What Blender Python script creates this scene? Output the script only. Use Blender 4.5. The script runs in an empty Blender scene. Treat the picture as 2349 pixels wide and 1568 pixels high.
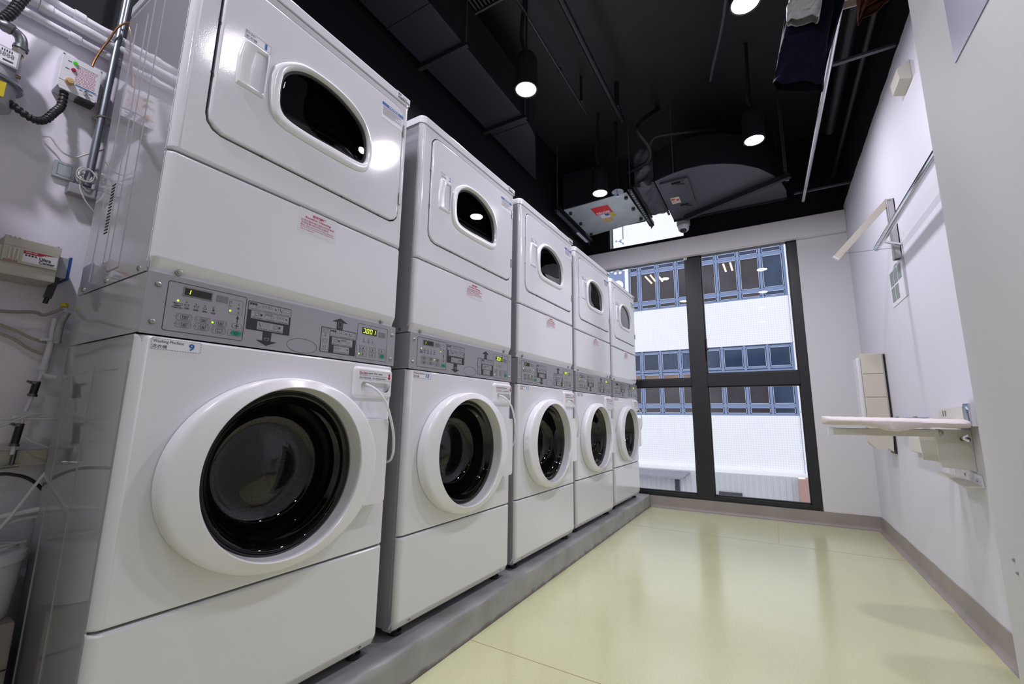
import bpy, bmesh, math, random
from mathutils import Vector, Matrix
random.seed(7)
PI = math.pi
S = bpy.context.scene
COL = S.collection

# ------------------------------------------------------------------ camera
FPX, PPX, PPY = 990.7726, 27.8866, -0.6136
yaw, pitch, roll = -0.5141, 0.1693, 0.0093
cam = bpy.data.cameras.new('camera'); camo = bpy.data.objects.new('camera', cam); COL.objects.link(camo)
fw = Vector((math.sin(yaw)*math.cos(pitch), math.cos(yaw)*math.cos(pitch), math.sin(pitch)))
r0 = Vector((math.cos(yaw), -math.sin(yaw), 0)); u0 = r0.cross(fw)
rt = r0*math.cos(roll)+u0*math.sin(roll); up = -r0*math.sin(roll)+u0*math.cos(roll)
M = Matrix((rt, up, -fw)).transposed().to_4x4(); M.translation = (1.1386, -0.3729, 0.8612)
camo.matrix_world = M
cam.sensor_fit = 'HORIZONTAL'; cam.sensor_width = 36; cam.lens = FPX*36/2349
cam.shift_x = -PPX/2349; cam.shift_y = PPY/2349; cam.clip_start = 0.02; cam.clip_end = 100
S.camera = camo

# ------------------------------------------------------------------ world, exposure
w = bpy.data.worlds.new('sky'); S.world = w; w.use_nodes = True
bg = w.node_tree.nodes['Background']; bg.inputs[0].default_value = (.95, .945, 1, 1); bg.inputs[1].default_value = 1.42
S.view_settings.view_transform = 'Standard'; S.view_settings.look = 'None'
S.view_settings.exposure = 0.0; S.view_settings.gamma = 1; S.view_settings.use_curve_mapping = False
S.cycles.use_denoising = True; S.cycles.max_bounces = 8; S.cycles.diffuse_bounces = 5
S.cycles.glossy_bounces = 4; S.cycles.transmission_bounces = 6; S.cycles.transparent_max_bounces = 12
S.cycles.sample_clamp_indirect = 6; S.cycles.caustics_reflective = False; S.cycles.caustics_refractive = False

# ------------------------------------------------------------------ materials
MATS = {}
def mat(name, col, rough=.5, metal=0, spec=.5, noise=0, nscale=20, bump=0, bscale=60, emit=0, coat=0, alpha=None):
    m = bpy.data.materials.new(name); m.use_nodes = True; MATS[name] = m
    nt = m.node_tree; b = nt.nodes['Principled BSDF']
    b.inputs['Base Color'].default_value = (*col, 1); b.inputs['Roughness'].default_value = rough
    b.inputs['Metallic'].default_value = metal; b.inputs['Specular IOR Level'].default_value = spec
    b.inputs['Coat Weight'].default_value = coat; b.inputs['Coat Roughness'].default_value = .05
    tc = nt.nodes.new('ShaderNodeTexCoord')
    if noise:
        n = nt.nodes.new('ShaderNodeTexNoise'); n.inputs['Scale'].default_value = nscale; n.inputs['Detail'].default_value = 4
        nt.links.new(tc.outputs['Object'], n.inputs['Vector'])
        r = nt.nodes.new('ShaderNodeMapRange'); r.inputs[1].default_value = .3; r.inputs[2].default_value = .7
        r.inputs[3].default_value = 1-noise; r.inputs[4].default_value = 1+noise*.5
        nt.links.new(n.outputs['Fac'], r.inputs[0])
        mx = nt.nodes.new('ShaderNodeVectorMath'); mx.operation = 'SCALE'; mx.inputs[0].default_value = col
        nt.links.new(r.outputs[0], mx.inputs['Scale']); nt.links.new(mx.outputs[0], b.inputs['Base Color'])
    if bump:
        n = nt.nodes.new('ShaderNodeTexNoise'); n.inputs['Scale'].default_value = bscale; n.inputs['Detail'].default_value = 3
        nt.links.new(tc.outputs['Object'], n.inputs['Vector'])
        bp = nt.nodes.new('ShaderNodeBump'); bp.inputs['Strength'].default_value = bump; bp.inputs['Distance'].default_value = .002
        nt.links.new(n.outputs['Fac'], bp.inputs['Height']); nt.links.new(bp.outputs[0], b.inputs['Normal'])
    if emit:
        b.inputs['Emission Color'].default_value = (*col, 1); b.inputs['Emission Strength'].default_value = emit
    return m
mat('enamel', (.72, .72, .765), .10, noise=.015, nscale=3, bump=.05, bscale=420)
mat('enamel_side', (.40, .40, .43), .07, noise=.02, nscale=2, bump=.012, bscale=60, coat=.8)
mat('door_plastic', (.76, .76, .79), .2, noise=.01, nscale=4)
mat('seam', (.03, .03, .035), .6, noise=.1)
mat('gasket', (.035, .037, .04), .5, noise=.1)
mat('panel_grey', (.33, .33, .355), .38, .35, noise=.03, nscale=40, bump=.01, bscale=400)
mat('print_black', (.018, .018, .022), .45, noise=.05)
mat('print_grey', (.17, .175, .19), .45, noise=.05)
mat('display_black', (.02, .016, .012), .12, noise=.05)
mat('led', (.45, 1, .03), .4, emit=1.2)
mat('digit', (.75, 1, .05), .4, emit=.9)
mat('button_green', (.0, .24, .13), .35, noise=.05)
mat('screw_steel', (.42, .41, .38), .28, .9, noise=.1, nscale=200)
mat('chrome', (.72, .72, .74), .1, 1, noise=.02)
mat('paper', (.74, .74, .80), .45, noise=.01)
mat('clear_film', (.68, .675, .72), .25, noise=.01)
mat('ink_blue', (.01, .12, .36), .5, noise=.03)
mat('ink_red', (.42, .02, .05), .5, noise=.05)
mat('ink_pink', (.50, .17, .24), .5, noise=.05)
mat('ink_grey', (.16, .16, .18), .5, noise=.05)
mat('ink_black', (.03, .03, .04), .5, noise=.05)
mat('rubber', (.012, .012, .014), .45, noise=.1)
mat('drum', (.10, .10, .105), .3, .7)
mat('tube_clear', (.72, .73, .76), .25, noise=.02)
mat('wall_grey', (.76, .74, .78), .75, noise=.025, nscale=2, bump=.08, bscale=90)
mat('wall_col', (.55, .55, .565), .7, noise=.02, nscale=2, bump=.06, bscale=60)
mat('white_pipe', (.68, .68, .74), .4, noise=.03, bump=.05)
mat('baseboard', (.30, .265, .25), .45, noise=.08, nscale=8)
mat('ceil_black', (.009, .009, .013), .55, noise=.2, nscale=5, bump=.2, bscale=20)
mat('duct_black', (.012, .012, .017), .42, noise=.15, nscale=6)
mat('duct_grey', (.060, .064, .085), .4, noise=.1, nscale=4)
mat('frame_dark', (.017, .017, .021), .4, noise=.08, nscale=10)
mat('kerb', (.30, .305, .31), .45, noise=.22, nscale=7, bump=.35, bscale=30)
mat('galv', (.55, .62, .64), .35, .5, noise=.12, nscale=9)
mat('conduit', (.33, .37, .42), .3, .85, noise=.1, nscale=30)
mat('galv_dark', (.16, .17, .18), .4, .8, noise=.3, nscale=60, bump=.3, bscale=80)
mat('copper', (.30, .15, .07), .3, .8, noise=.15)
mat('brass', (.36, .26, .12), .3, .85, noise=.1)
mat('grey_plastic', (.36, .37, .41), .4, noise=.03)
mat('beige', (.50, .48, .42), .45, noise=.03)
mat('beige_light', (.60, .565, .49), .4, noise=.02)
mat('cream_metal', (.62, .60, .53), .35, noise=.02)
mat('yellow', (.60, .50, .02), .4, noise=.05)
mat('blue', (.01, .07, .30), .35, noise=.05)
mat('black_plastic', (.015, .015, .018), .35, noise=.1)
mat('cable_white', (.62, .61, .60), .4, noise=.03)
mat('cable_beige', (.38, .35, .28), .45, noise=.05)
mat('amber', (.62, .42, .18), .3, noise=.05)
mat('lamp_glow', (1, .985, 1), .4, emit=14)
mat('navy', (.006, .006, .016), .95, spec=.08, noise=.25, nscale=60, bump=.5, bscale=300)
mat('knit_grey', (.36, .37, .37), .95, noise=.15, nscale=80, bump=.8, bscale=250)
mat('cream_cloth', (.52, .46, .40), .9, noise=.06, nscale=40, bump=.4, bscale=200)
mat('brown_cloth', (.045, .016, .008), .95, spec=.1, noise=.2, nscale=50, bump=.5, bscale=250)
mat('quilt', (.72, .66, .66), .85, noise=.04, nscale=50, bump=.5, bscale=180)
mat('red', (.62, .02, .03), .4, noise=.03)
mat('trim_tan', (.42, .33, .18), .8, spec=.1, noise=.05)
mat('paint_grey', (.50, .49, .51), .4, noise=.02)
mat('lilac', (.30, .29, .40), .5, noise=.03)
mat('photo_grey', (.22, .26, .25), .4, noise=.3, nscale=60)
mat('facade_white', (.86, .87, .90), .6, noise=.02, nscale=2)
mat('fence_grey', (.50, .51, .56), .6, noise=.03)
mat('canopy_grey', (.24, .25, .29), .6, noise=.05)
mat('facade_frame', (.19, .26, .44), .5, noise=.05)
mat('facade_sash', (.46, .52, .70), .5, noise=.05)
mat('pane_dark', (.050, .042, .055), .12, noise=.45, nscale=1.5)
mat('pane_blue', (.022, .045, .10), .12, noise=.4, nscale=1.5)
mat('pane_brown', (.27, .17, .13), .3, noise=.3, nscale=3)
mat('tube_light', (1, .72, .42), .4, emit=1.0)
mat('brick', (.40, .25, .22), .8, noise=.15, nscale=30)
mat('louvre', (.03, .035, .05), .6, noise=.4, nscale=60)
mat('asphalt', (.25, .25, .27), .8, noise=.1)

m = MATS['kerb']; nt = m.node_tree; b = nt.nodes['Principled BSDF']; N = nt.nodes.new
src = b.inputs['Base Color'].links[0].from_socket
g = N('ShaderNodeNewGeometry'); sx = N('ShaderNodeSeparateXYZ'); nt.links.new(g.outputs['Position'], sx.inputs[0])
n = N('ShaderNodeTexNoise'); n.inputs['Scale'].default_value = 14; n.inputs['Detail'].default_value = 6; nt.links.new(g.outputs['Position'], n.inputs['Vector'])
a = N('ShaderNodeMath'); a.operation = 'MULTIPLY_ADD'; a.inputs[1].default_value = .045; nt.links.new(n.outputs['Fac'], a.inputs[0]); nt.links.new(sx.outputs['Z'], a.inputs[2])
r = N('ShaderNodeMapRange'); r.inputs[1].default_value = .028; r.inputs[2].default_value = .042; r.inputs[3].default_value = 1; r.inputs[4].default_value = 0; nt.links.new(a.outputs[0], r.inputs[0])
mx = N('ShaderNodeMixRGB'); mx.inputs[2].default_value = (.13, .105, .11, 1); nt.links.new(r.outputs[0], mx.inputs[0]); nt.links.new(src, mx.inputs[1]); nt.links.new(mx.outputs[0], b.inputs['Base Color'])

def nodemat(name):
    m = bpy.data.materials.new(name); m.use_nodes = True; MATS[name] = m
    nt = m.node_tree
    return m, nt, nt.nodes['Principled BSDF'], nt.nodes.new
# painted walls: white below, black above a wavering line
def wall_mat(name, col, zline):
    m, nt, b, N = nodemat(name)
    b.inputs['Roughness'].default_value = .62; b.inputs['Specular IOR Level'].default_value = .25
    g = N('ShaderNodeNewGeometry'); s = N('ShaderNodeSeparateXYZ'); nt.links.new(g.outputs['Position'], s.inputs[0])
    n = N('ShaderNodeTexNoise'); n.inputs['Scale'].default_value = 9; nt.links.new(g.outputs['Position'], n.inputs['Vector'])
    a = N('ShaderNodeMath'); a.operation = 'MULTIPLY_ADD'; a.inputs[1].default_value = .03
    nt.links.new(n.outputs['Fac'], a.inputs[0]); nt.links.new(s.outputs['Z'], a.inputs[2])
    c = N('ShaderNodeMath'); c.operation = 'GREATER_THAN'; c.inputs[1].default_value = zline+.015; nt.links.new(a.outputs[0], c.inputs[0])
    n2 = N('ShaderNodeTexNoise'); n2.inputs['Scale'].default_value = 1.5; nt.links.new(g.outputs['Position'], n2.inputs['Vector'])
    rp = N('ShaderNodeMixRGB'); rp.inputs[1].default_value = (*[v*.97 for v in col], 1); rp.inputs[2].default_value = (*[v*1.02 for v in col], 1)
    nt.links.new(n2.outputs['Fac'], rp.inputs[0])
    mx = N('ShaderNodeMixRGB'); mx.inputs[2].default_value = (.005, .005, .008, 1)
    nt.links.new(c.outputs[0], mx.inputs[0]); nt.links.new(rp.outputs[0], mx.inputs[1]); nt.links.new(mx.outputs[0], b.inputs['Base Color'])
    n3 = N('ShaderNodeTexNoise'); n3.inputs['Scale'].default_value = 70; nt.links.new(g.outputs['Position'], n3.inputs['Vector'])
    bp = N('ShaderNodeBump'); bp.inputs['Strength'].default_value = .08; bp.inputs['Distance'].default_value = .003
    nt.links.new(n3.outputs['Fac'], bp.inputs['Height']); nt.links.new(bp.outputs[0], b.inputs['Normal'])
wall_mat('paint_right', (.67, .665, .745), 2.705)
wall_mat('paint_left', (.84, .81, .91), 2.025)
wall_mat('paint_window', (.68, .67, .71), 2.66)
wall_mat('paint_back', (.50, .50, .52), 2.70)
# speckled vinyl floor
m, nt, b, N = nodemat('vinyl')
g = N('ShaderNodeNewGeometry')
n = N('ShaderNodeTexNoise'); n.inputs['Scale'].default_value = 420; n.inputs['Detail'].default_value = 1; nt.links.new(g.outputs['Position'], n.inputs['Vector'])
r = N('ShaderNodeValToRGB'); r.color_ramp.elements[0].position = .27; r.color_ramp.elements[0].color = (.30, .31, .16, 1)
r.color_ramp.elements[1].position = .40; r.color_ramp.elements[1].color = (.64, .65, .39, 1)
nt.links.new(n.outputs['Fac'], r.inputs[0])
n2 = N('ShaderNodeTexNoise'); n2.inputs['Scale'].default_value = 1.6; n2.inputs['Detail'].default_value = 5; nt.links.new(g.outputs['Position'], n2.inputs['Vector'])
r2 = N('ShaderNodeValToRGB'); r2.color_ramp.elements[0].position = .35; r2.color_ramp.elements[0].color = (.93, .92, .90, 1)
r2.color_ramp.elements[1].position = .65; r2.color_ramp.elements[1].color = (1, 1, 1, 1); nt.links.new(n2.outputs['Fac'], r2.inputs[0])
mu = N('ShaderNodeMixRGB'); mu.blend_type = 'MULTIPLY'; mu.inputs[0].default_value = 1
nt.links.new(r.outputs[0], mu.inputs[1]); nt.links.new(r2.outputs[0], mu.inputs[2]); nt.links.new(mu.outputs[0], b.inputs['Base Color'])
b.inputs['Roughness'].default_value = .27; b.inputs['Coat Weight'].default_value = .9; b.inputs['Coat Roughness'].default_value = .16
bp = N('ShaderNodeBump'); bp.inputs['Strength'].default_value = .05; bp.inputs['Distance'].default_value = .002
nt.links.new(n.outputs['Fac'], bp.inputs['Height']); nt.links.new(bp.outputs[0], b.inputs['Normal'])
# mosaic tiled facade
m, nt, b, N = nodemat('facade_tile')
g = N('ShaderNodeNewGeometry'); mp = N('ShaderNodeMapping'); mp.inputs['Rotation'].default_value = (PI/2, 0, 0); nt.links.new(g.outputs['Position'], mp.inputs[0])
br = N('ShaderNodeTexBrick'); br.offset = 0; br.inputs['Scale'].default_value = 1; br.inputs['Brick Width'].default_value = .055; br.inputs['Row Height'].default_value = .055
br.inputs['Mortar Size'].default_value = .004; br.inputs['Color1'].default_value = (.86, .87, .91, 1); br.inputs['Color2'].default_value = (.84, .86, .90, 1); br.inputs['Mortar'].default_value = (.70, .72, .78, 1)
nt.links.new(mp.outputs[0], br.inputs['Vector']); nt.links.new(br.outputs['Color'], b.inputs['Base Color']); b.inputs['Roughness'].default_value = .5
# glass of the room window (clear, reflects the lamps)
def glass(name, tint, gloss, base_refl=.03, rough=0):
    m = bpy.data.materials.new(name); m.use_nodes = True; MATS[name] = m; nt = m.node_tree; N = nt.nodes.new
    nt.nodes.remove(nt.nodes['Principled BSDF']); out = nt.nodes['Material Output']
    t = N('ShaderNodeBsdfTransparent'); t.inputs[0].default_value = (*tint, 1)
    gl = N('ShaderNodeBsdfGlossy'); gl.inputs[0].default_value = (1, 1, 1, 1); gl.inputs['Roughness'].default_value = rough
    f = N('ShaderNodeFresnel'); gm = N('ShaderNodeNewGeometry'); mr = N('ShaderNodeMapRange'); mr.inputs[3].default_value = gloss; mr.inputs[4].default_value = 1/gloss
    nt.links.new(gm.outputs['Backfacing'], mr.inputs[0]); nt.links.new(mr.outputs[0], f.inputs[0])
    n = N('ShaderNodeTexNoise'); n.inputs['Scale'].default_value = 3
    a = N('ShaderNodeMath'); a.operation = 'MULTIPLY_ADD'; a.inputs[1].default_value = base_refl*.2; a.use_clamp = True
    nt.links.new(n.outputs['Fac'], a.inputs[0]); nt.links.new(f.outputs[0], a.inputs[2])
    mx = N('ShaderNodeMixShader'); nt.links.new(a.outputs[0], mx.inputs[0]); nt.links.new(t.outputs[0], mx.inputs[1]); nt.links.new(gl.outputs[0], mx.inputs[2])
    nt.links.new(mx.outputs[0], out.inputs[0])
glass('window_glass', (.95, .97, .98), 1.45)
glass('door_glass', (.30, .31, .29), 1.5)
glass('dryer_glass', (.10, .10, .11), 1.5)
glass('acrylic', (.93, .93, .95), 1.3)
# perforated drum
m = MATS['drum']; nt = m.node_tree; b = nt.nodes['Principled BSDF']; N = nt.nodes.new
tc = N('ShaderNodeTexCoord'); vo = N('ShaderNodeTexVoronoi'); vo.inputs['Scale'].default_value = 75; vo.inputs['Randomness'].default_value = .12
nt.links.new(tc.outputs['Object'], vo.inputs['Vector'])
r = N('ShaderNodeValToRGB'); r.color_ramp.elements[0].position = .28; r.color_ramp.elements[0].color = (.004, .004, .004, 1)
r.color_ramp.elements[1].position = .36; r.color_ramp.elements[1].color = (.10, .10, .105, 1)
nt.links.new(vo.outputs['Distance'], r.inputs[0]); nt.links.new(r.outputs[0], b.inputs['Base Color'])

# ------------------------------------------------------------------ mesh builder
_TXT = {}
def text_geo(body, bold=0.0, spacing=1.0):
    k = (body, bold, spacing)
    if k not in _TXT:
        c = bpy.data.curves.new('t', 'FONT'); c.body = body; c.size = 1; c.offset = bold; c.space_character = spacing; c.resolution_u = 2
        o = bpy.data.objects.new('t', c); COL.objects.link(o)
        dg = bpy.context.evaluated_depsgraph_get(); e = o.evaluated_get(dg); me = e.to_mesh()
        vs = [(v.co.x, v.co.y) for v in me.vertices]; fs = [tuple(p.vertices) for p in me.polygons]
        e.to_mesh_clear(); bpy.data.objects.remove(o); bpy.data.curves.remove(c)
        if vs:
            x0 = min(v[0] for v in vs); x1 = max(v[0] for v in vs); y0 = min(v[1] for v in vs); y1 = max(v[1] for v in vs)
            vs = [((x-x0)/max(x1-x0, 1e-6), (y-y0)/max(y1-y0, 1e-6)) for x, y in vs]
        _TXT[k] = (vs, fs)
    return _TXT[k]

class MB:
    def __init__(s): s.v = []; s.f = []; s.m = []; s.names = []
    def mi(s, n):
        if n not in s.names: s.names.append(n)
        return s.names.index(n)
    def add(s, vs, fs, m):
        k = len(s.v); i = s.mi(m); s.v += [Vector(v) for v in vs]
        for f in fs: s.f.append([a+k for a in f]); s.m.append(i)
        return s
    def box(s, x0, x1, y0, y1, z0, z1, m, bev=0, seg=2):
        bm = bmesh.new(); bmesh.ops.create_cube(bm, size=1)
        for v in bm.verts: v.co = Vector(((x0+x1)/2+v.co.x*(x1-x0), (y0+y1)/2+v.co.y*(y1-y0), (z0+z1)/2+v.co.z*(z1-z0)))
        if bev: bmesh.ops.bevel(bm, geom=bm.edges[:], offset=bev, segments=seg, profile=.5, affect='EDGES')
        bm.verts.ensure_lookup_table(); bm.verts.index_update()
        s.add([v.co.copy() for v in bm.verts], [[v.index for v in f.verts] for f in bm.faces], m); bm.free(); return s
    def obox(s, p, q, wid, hgt, m, upv=(0, 0, 1)):           # beam from p to q
        p = Vector(p); q = Vector(q); d = (q-p).normalized(); a = d.cross(Vector(upv)).normalized(); b = a.cross(d)
        vs = [c+a*i*wid/2+b*j*hgt/2 for c in (p, q) for i, j in ((-1, -1), (1, -1), (1, 1), (-1, 1))]
        return s.add(vs, [(3, 2, 1, 0), (4, 5, 6, 7), (0, 1, 5, 4), (1, 2, 6, 5), (2, 3, 7, 6), (3, 0, 4, 7)], m)
    def tube(s, pts, r, m, seg=12, smooth=0, rad=None, cap=True):
        P = [Vector(p) for p in pts]
        if smooth:
            Q = []; n = len(P)
            for i in range(n-1):
                a, b_, c, d = P[max(i-1, 0)], P[i], P[i+1], P[min(i+2, n-1)]
                for k in range(smooth):
                    t = k/smooth
                    Q.append(.5*((2*b_)+(c-a)*t+(2*a-5*b_+4*c-d)*t*t+(3*b_-a-3*c+d)*t**3))
            Q.append(P[-1]); P = Q
        vs = []; fs = []; prev = None
        for i, p in enumerate(P):
            t = (P[min(i+1, len(P)-1)]-P[max(i-1, 0)]).normalized()
            if prev is None: a = t.orthogonal().normalized()
            else: a = (prev-t*prev.dot(t)).normalized()
            prev = a; b_ = t.cross(a); rr = r if rad is None else rad(i/(len(P)-1))
            for k in range(seg):
                an = 2*PI*k/seg; vs.append(p+a*math.cos(an)*rr+b_*math.sin(an)*rr)
        for i in range(len(P)-1):
            for k in range(seg):
                fs.append((i*seg+k, i*seg+(k+1) % seg, (i+1)*seg+(k+1) % seg, (i+1)*seg+k))
        if cap: fs.append(tuple(reversed(range(seg)))); fs.append(tuple(range((len(P)-1)*seg, len(P)*seg)))
        return s.add(vs, fs, m)
    def cyl(s, p, q, r, m, seg=24): return s.tube([p, q], r, m, seg)
    def lathe(s, c, prof, m, seg=64, ax=(0, 1, 2), ell=(1, 1), close=False):
        # prof: (radius, height along ax[0]); ring spans ax[1], ax[2]
        vs = []; fs = []; n = len(prof)
        for r, h in prof:
            for k in range(seg):
                a = 2*PI*k/seg; v = [0, 0, 0]
                v[ax[0]] = c[ax[0]]+h; v[ax[1]] = c[ax[1]]+r*ell[0]*math.cos(a); v[ax[2]] = c[ax[2]]+r*ell[1]*math.sin(a); vs.append(v)
        for i in range(n-1):
            for k in range(seg): fs.append((i*seg+k, i*seg+(k+1) % seg, (i+1)*seg+(k+1) % seg, (i+1)*seg+k))
        if close: fs.append(tuple(range((n-1)*seg, n*seg)))
        return s.add(vs, fs, m)
    def prism(s, pts, ax, a, b, m):
        # pts 2D in the two other axes (cyclic order), extruded along ax from a to b
        o = [i for i in (0, 1, 2) if i != ax]; n = len(pts); vs = []
        for h in (a, b):
            for p in pts:
                v = [0, 0, 0]; v[ax] = h; v[o[0]] = p[0]; v[o[1]] = p[1]; vs.append(v)
        return s.add(vs, [tuple(range(n)), tuple(reversed(range(n, 2*n)))]+[(i, (i+1) % n, n+(i+1) % n, n+i) for i in range(n)], m)
    # ---- flat print on a plane facing +x (u=+y, v=+z)
    def q(s, x, y0, y1, z0, z1, m, t=.0004):
        return s.box(x-.0002, x+t, y0, y1, z0, z1, m)
    def fx(s, x, y0, y1, z0, z1, m, lw=.0008, t=.0004):        # outline frame
        s.q(x, y0, y1, z0, z0+lw, m, t); s.q(x, y0, y1, z1-lw, z1, m, t); s.q(x, y0, y0+lw, z0, z1, m, t); s.q(x, y1-lw, y1, z0, z1, m, t); return s
    def poly(s, x, pts, m, t=.0004):
        return s.prism([(a, b) for a, b in pts], 0, x-.0002, x+t, m)
    def line(s, x, pts, m, lw=.0008, t=.0004, closed=False):
        n = len(pts)
        for i in range(n if closed else n-1):
            (a, b), (c, d) = pts[i], pts[(i+1) % n]; L = math.hypot(c-a, d-b) or 1; nx, nz = -(d-b)/L*lw/2, (c-a)/L*lw/2
            s.poly(x, [(a+nx, b+nz), (c+nx, d+nz), (c-nx, d-nz), (a-nx, b-nz)], m, t)
        return s
    def ell(s, x, cy, cz, ry, rz, m, lw=.0008, seg=28, fill=False):
        P = [(cy+ry*math.cos(2*PI*k/seg), cz+rz*math.sin(2*PI*k/seg)) for k in range(seg)]
        return s.poly(x, P, m) if fill else s.line(x, P, m, lw, closed=True)
    def text(s, body, x, y0, y1, z0, z1, m, bold=0.0, t=.0006, f=None):
        vs, fs = text_geo(body, bold)
        if f is None: f = lambda u, v: (x+t, y0+u*(y1-y0), z0+v*(z1-z0))
        return s.add([f(u, v) for u, v in vs], fs, m)
    def build(s, name, parent=None, org=(0, 0, 0), angle=35):
        me = bpy.data.meshes.new(name); o = Vector(org)
        me.from_pydata([v-o for v in s.v], [], s.f)
        for n in s.names: me.materials.append(MATS[n])
        me.polygons.foreach_set('material_index', s.m); me.update()
        bm = bmesh.new(); bm.from_mesh(me); bmesh.ops.recalc_face_normals(bm, faces=bm.faces); bm.to_mesh(me); bm.free()
        me.polygons.foreach_set('use_smooth', [True]*len(me.polygons)); me.set_sharp_from_angle(angle=math.radians(angle))
        ob = bpy.data.objects.new(name, me); COL.objects.link(ob)
        if parent is not None: ob.parent = parent
        md = ob.modifiers.new('weighted_normal', 'WEIGHTED_NORMAL'); md.keep_sharp = True; md.weight = 100
        return ob
def rrect(y0, y1, z0, z1, r, seg=6):
    P = []
    for cy, cz, a0 in ((y1-r, z1-r, 0), (y0+r, z1-r, PI/2), (y0+r, z0+r, PI), (y1-r, z0+r, 3*PI/2)):
        for k in range(seg+1):
            a = a0+PI/2*k/seg; P.append((cy+r*math.cos(a), cz+r*math.sin(a)))
    return P
def resample(P, n):
    L = [0]
    for i in range(len(P)): L.append(L[-1]+math.dist(P[i], P[(i+1) % len(P)]))
    out = []
    for k in range(n):
        t = L[-1]*k/n; i = max(j for j in range(len(P)) if L[j] <= t+1e-9); u = (t-L[i])/max(L[i+1]-L[i], 1e-9)
        a, b = P[i], P[(i+1) % len(P)]; out.append((a[0]+(b[0]-a[0])*u, a[1]+(b[1]-a[1])*u))
    return out
def offset(P, d):
    out = []; n = len(P)
    A = sum(P[i][0]*P[(i+1) % n][1]-P[(i+1) % n][0]*P[i][1] for i in range(n)); sg = 1 if A > 0 else -1
    for i in range(n):
        a, c = P[i-1], P[(i+1) % n]; t = (c[0]-a[0], c[1]-a[1]); L = math.hypot(*t) or 1
        out.append((P[i][0]+t[1]/L*d*sg, P[i][1]-t[0]/L*d*sg))
    return out
def smoothloop(P, k=4):
    n = len(P); Q = []
    for i in range(n):
        a, b, c, d = [Vector(P[(i+j) % n]) for j in (-1, 0, 1, 2)]
        for q in range(k):
            t = q/k; Q.append(tuple(.5*((2*b)+(c-a)*t+(2*a-5*b+4*c-d)*t*t+(3*b-a-3*c+d)*t**3)))
    return Q
def loops(mb, L, m, cap_last=False, cap_first=False):
    # L: list of (x, [(y,z)...]) same count: bridge them
    n = len(L[0][1]); vs = [(x, p[0], p[1]) for x, P in L for p in P]; fs = []
    for i in range(len(L)-1):
        for k in range(n): fs.append((i*n+k, i*n+(k+1) % n, (i+1)*n+(k+1) % n, (i+1)*n+k))
    if cap_last: fs.append(tuple(range((len(L)-1)*n, len(L)*n)))
    if cap_first: fs.append(tuple(range(n)))
    mb.add(vs, fs, m)
def plate_hole(mb, x, y0, y1, z0, z1, H, m):
    cy = sum(p[0] for p in H)/len(H); cz = sum(p[1] for p in H)/len(H); O = []
    for p in H:
        dy, dz = p[0]-cy, p[1]-cz; t = min([((y1-cy)/dy if dy > 0 else (y0-cy)/dy) if abs(dy) > 1e-9 else 1e9, ((z1-cz)/dz if dz > 0 else (z0-cz)/dz) if abs(dz) > 1e-9 else 1e9])
        O.append([cy+dy*t, cz+dz*t])
    for c in ((y0, z0), (y0, z1), (y1, z0), (y1, z1)):
        k = min(range(len(O)), key=lambda i: math.dist(O[i], c)); O[k] = list(c)
    loops(mb, [(x, O), (x, H)], m)
def front(mb, W, levels, m, r=.02, hole=None, depth=.02, y0=0):
    # panel facing +x with rounded vertical edges, levels (z, xfront)
    def prof(xf):
        P = [(xf-depth, y0)]
        for k in range(7): a = PI/2*k/6; P.append((xf-r+r*math.sin(a), y0+r-r*math.cos(a)))
        for k in range(7): a = PI/2*k/6; P.append((xf-r+r*math.cos(a), W-r+r*math.sin(a)))
        P.append((xf-depth, W)); return P
    n = 16; vs = []; fs = []
    for z, xf in levels: vs += [(a, b_, z) for a, b_ in prof(xf)]
    hs = None
    if hole: hs = max(range(len(levels)-1), key=lambda i: levels[i+1][0]-levels[i][0])
    for i in range(len(levels)-1):
        for k in range(n-1):
            if i == hs and k == 7: continue
            fs.append((i*n+k, i*n+k+1, (i+1)*n+k+1, (i+1)*n+k))
    fs.append(tuple(range(n))); fs.append(tuple(reversed(range((len(levels)-1)*n, len(levels)*n))))
    mb.add(vs, fs, m)
    if hole: plate_hole(mb, levels[hs][1], y0+r, W-r, levels[hs][0], levels[hs+1][0], hole, m)

def tag(o, label=None, cat=None, group=None, kind=None):
    if label: o['label'] = label
    if cat: o['category'] = cat
    if group: o['group'] = group
    if kind: o['kind'] = kind
    return o
def thing(name, label, cat, loc, group=None, rotz=0):
    o = bpy.data.objects.new(name, None); COL.objects.link(o); o.location = loc; o.rotation_euler = (0, 0, rotz); o.empty_display_size = .05
    return tag(o, label, cat, group)
def single(name, mb, label, cat, group=None, angle=35):       # a thing that is one mesh, origin at its base
    xs = [v.x for v in mb.v]; ys = [v.y for v in mb.v]; zs = [v.z for v in mb.v]
    org = Vector(((min(xs)+max(xs))/2, (min(ys)+max(ys))/2, min(zs)))
    o = mb.build(name, None, org, angle); o.location = org; return tag(o, label, cat, group)
def struct(name, mb, parent=None):
    o = mb.build(name, parent); 
    if parent is None: o['kind'] = 'structure'
    return o

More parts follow.
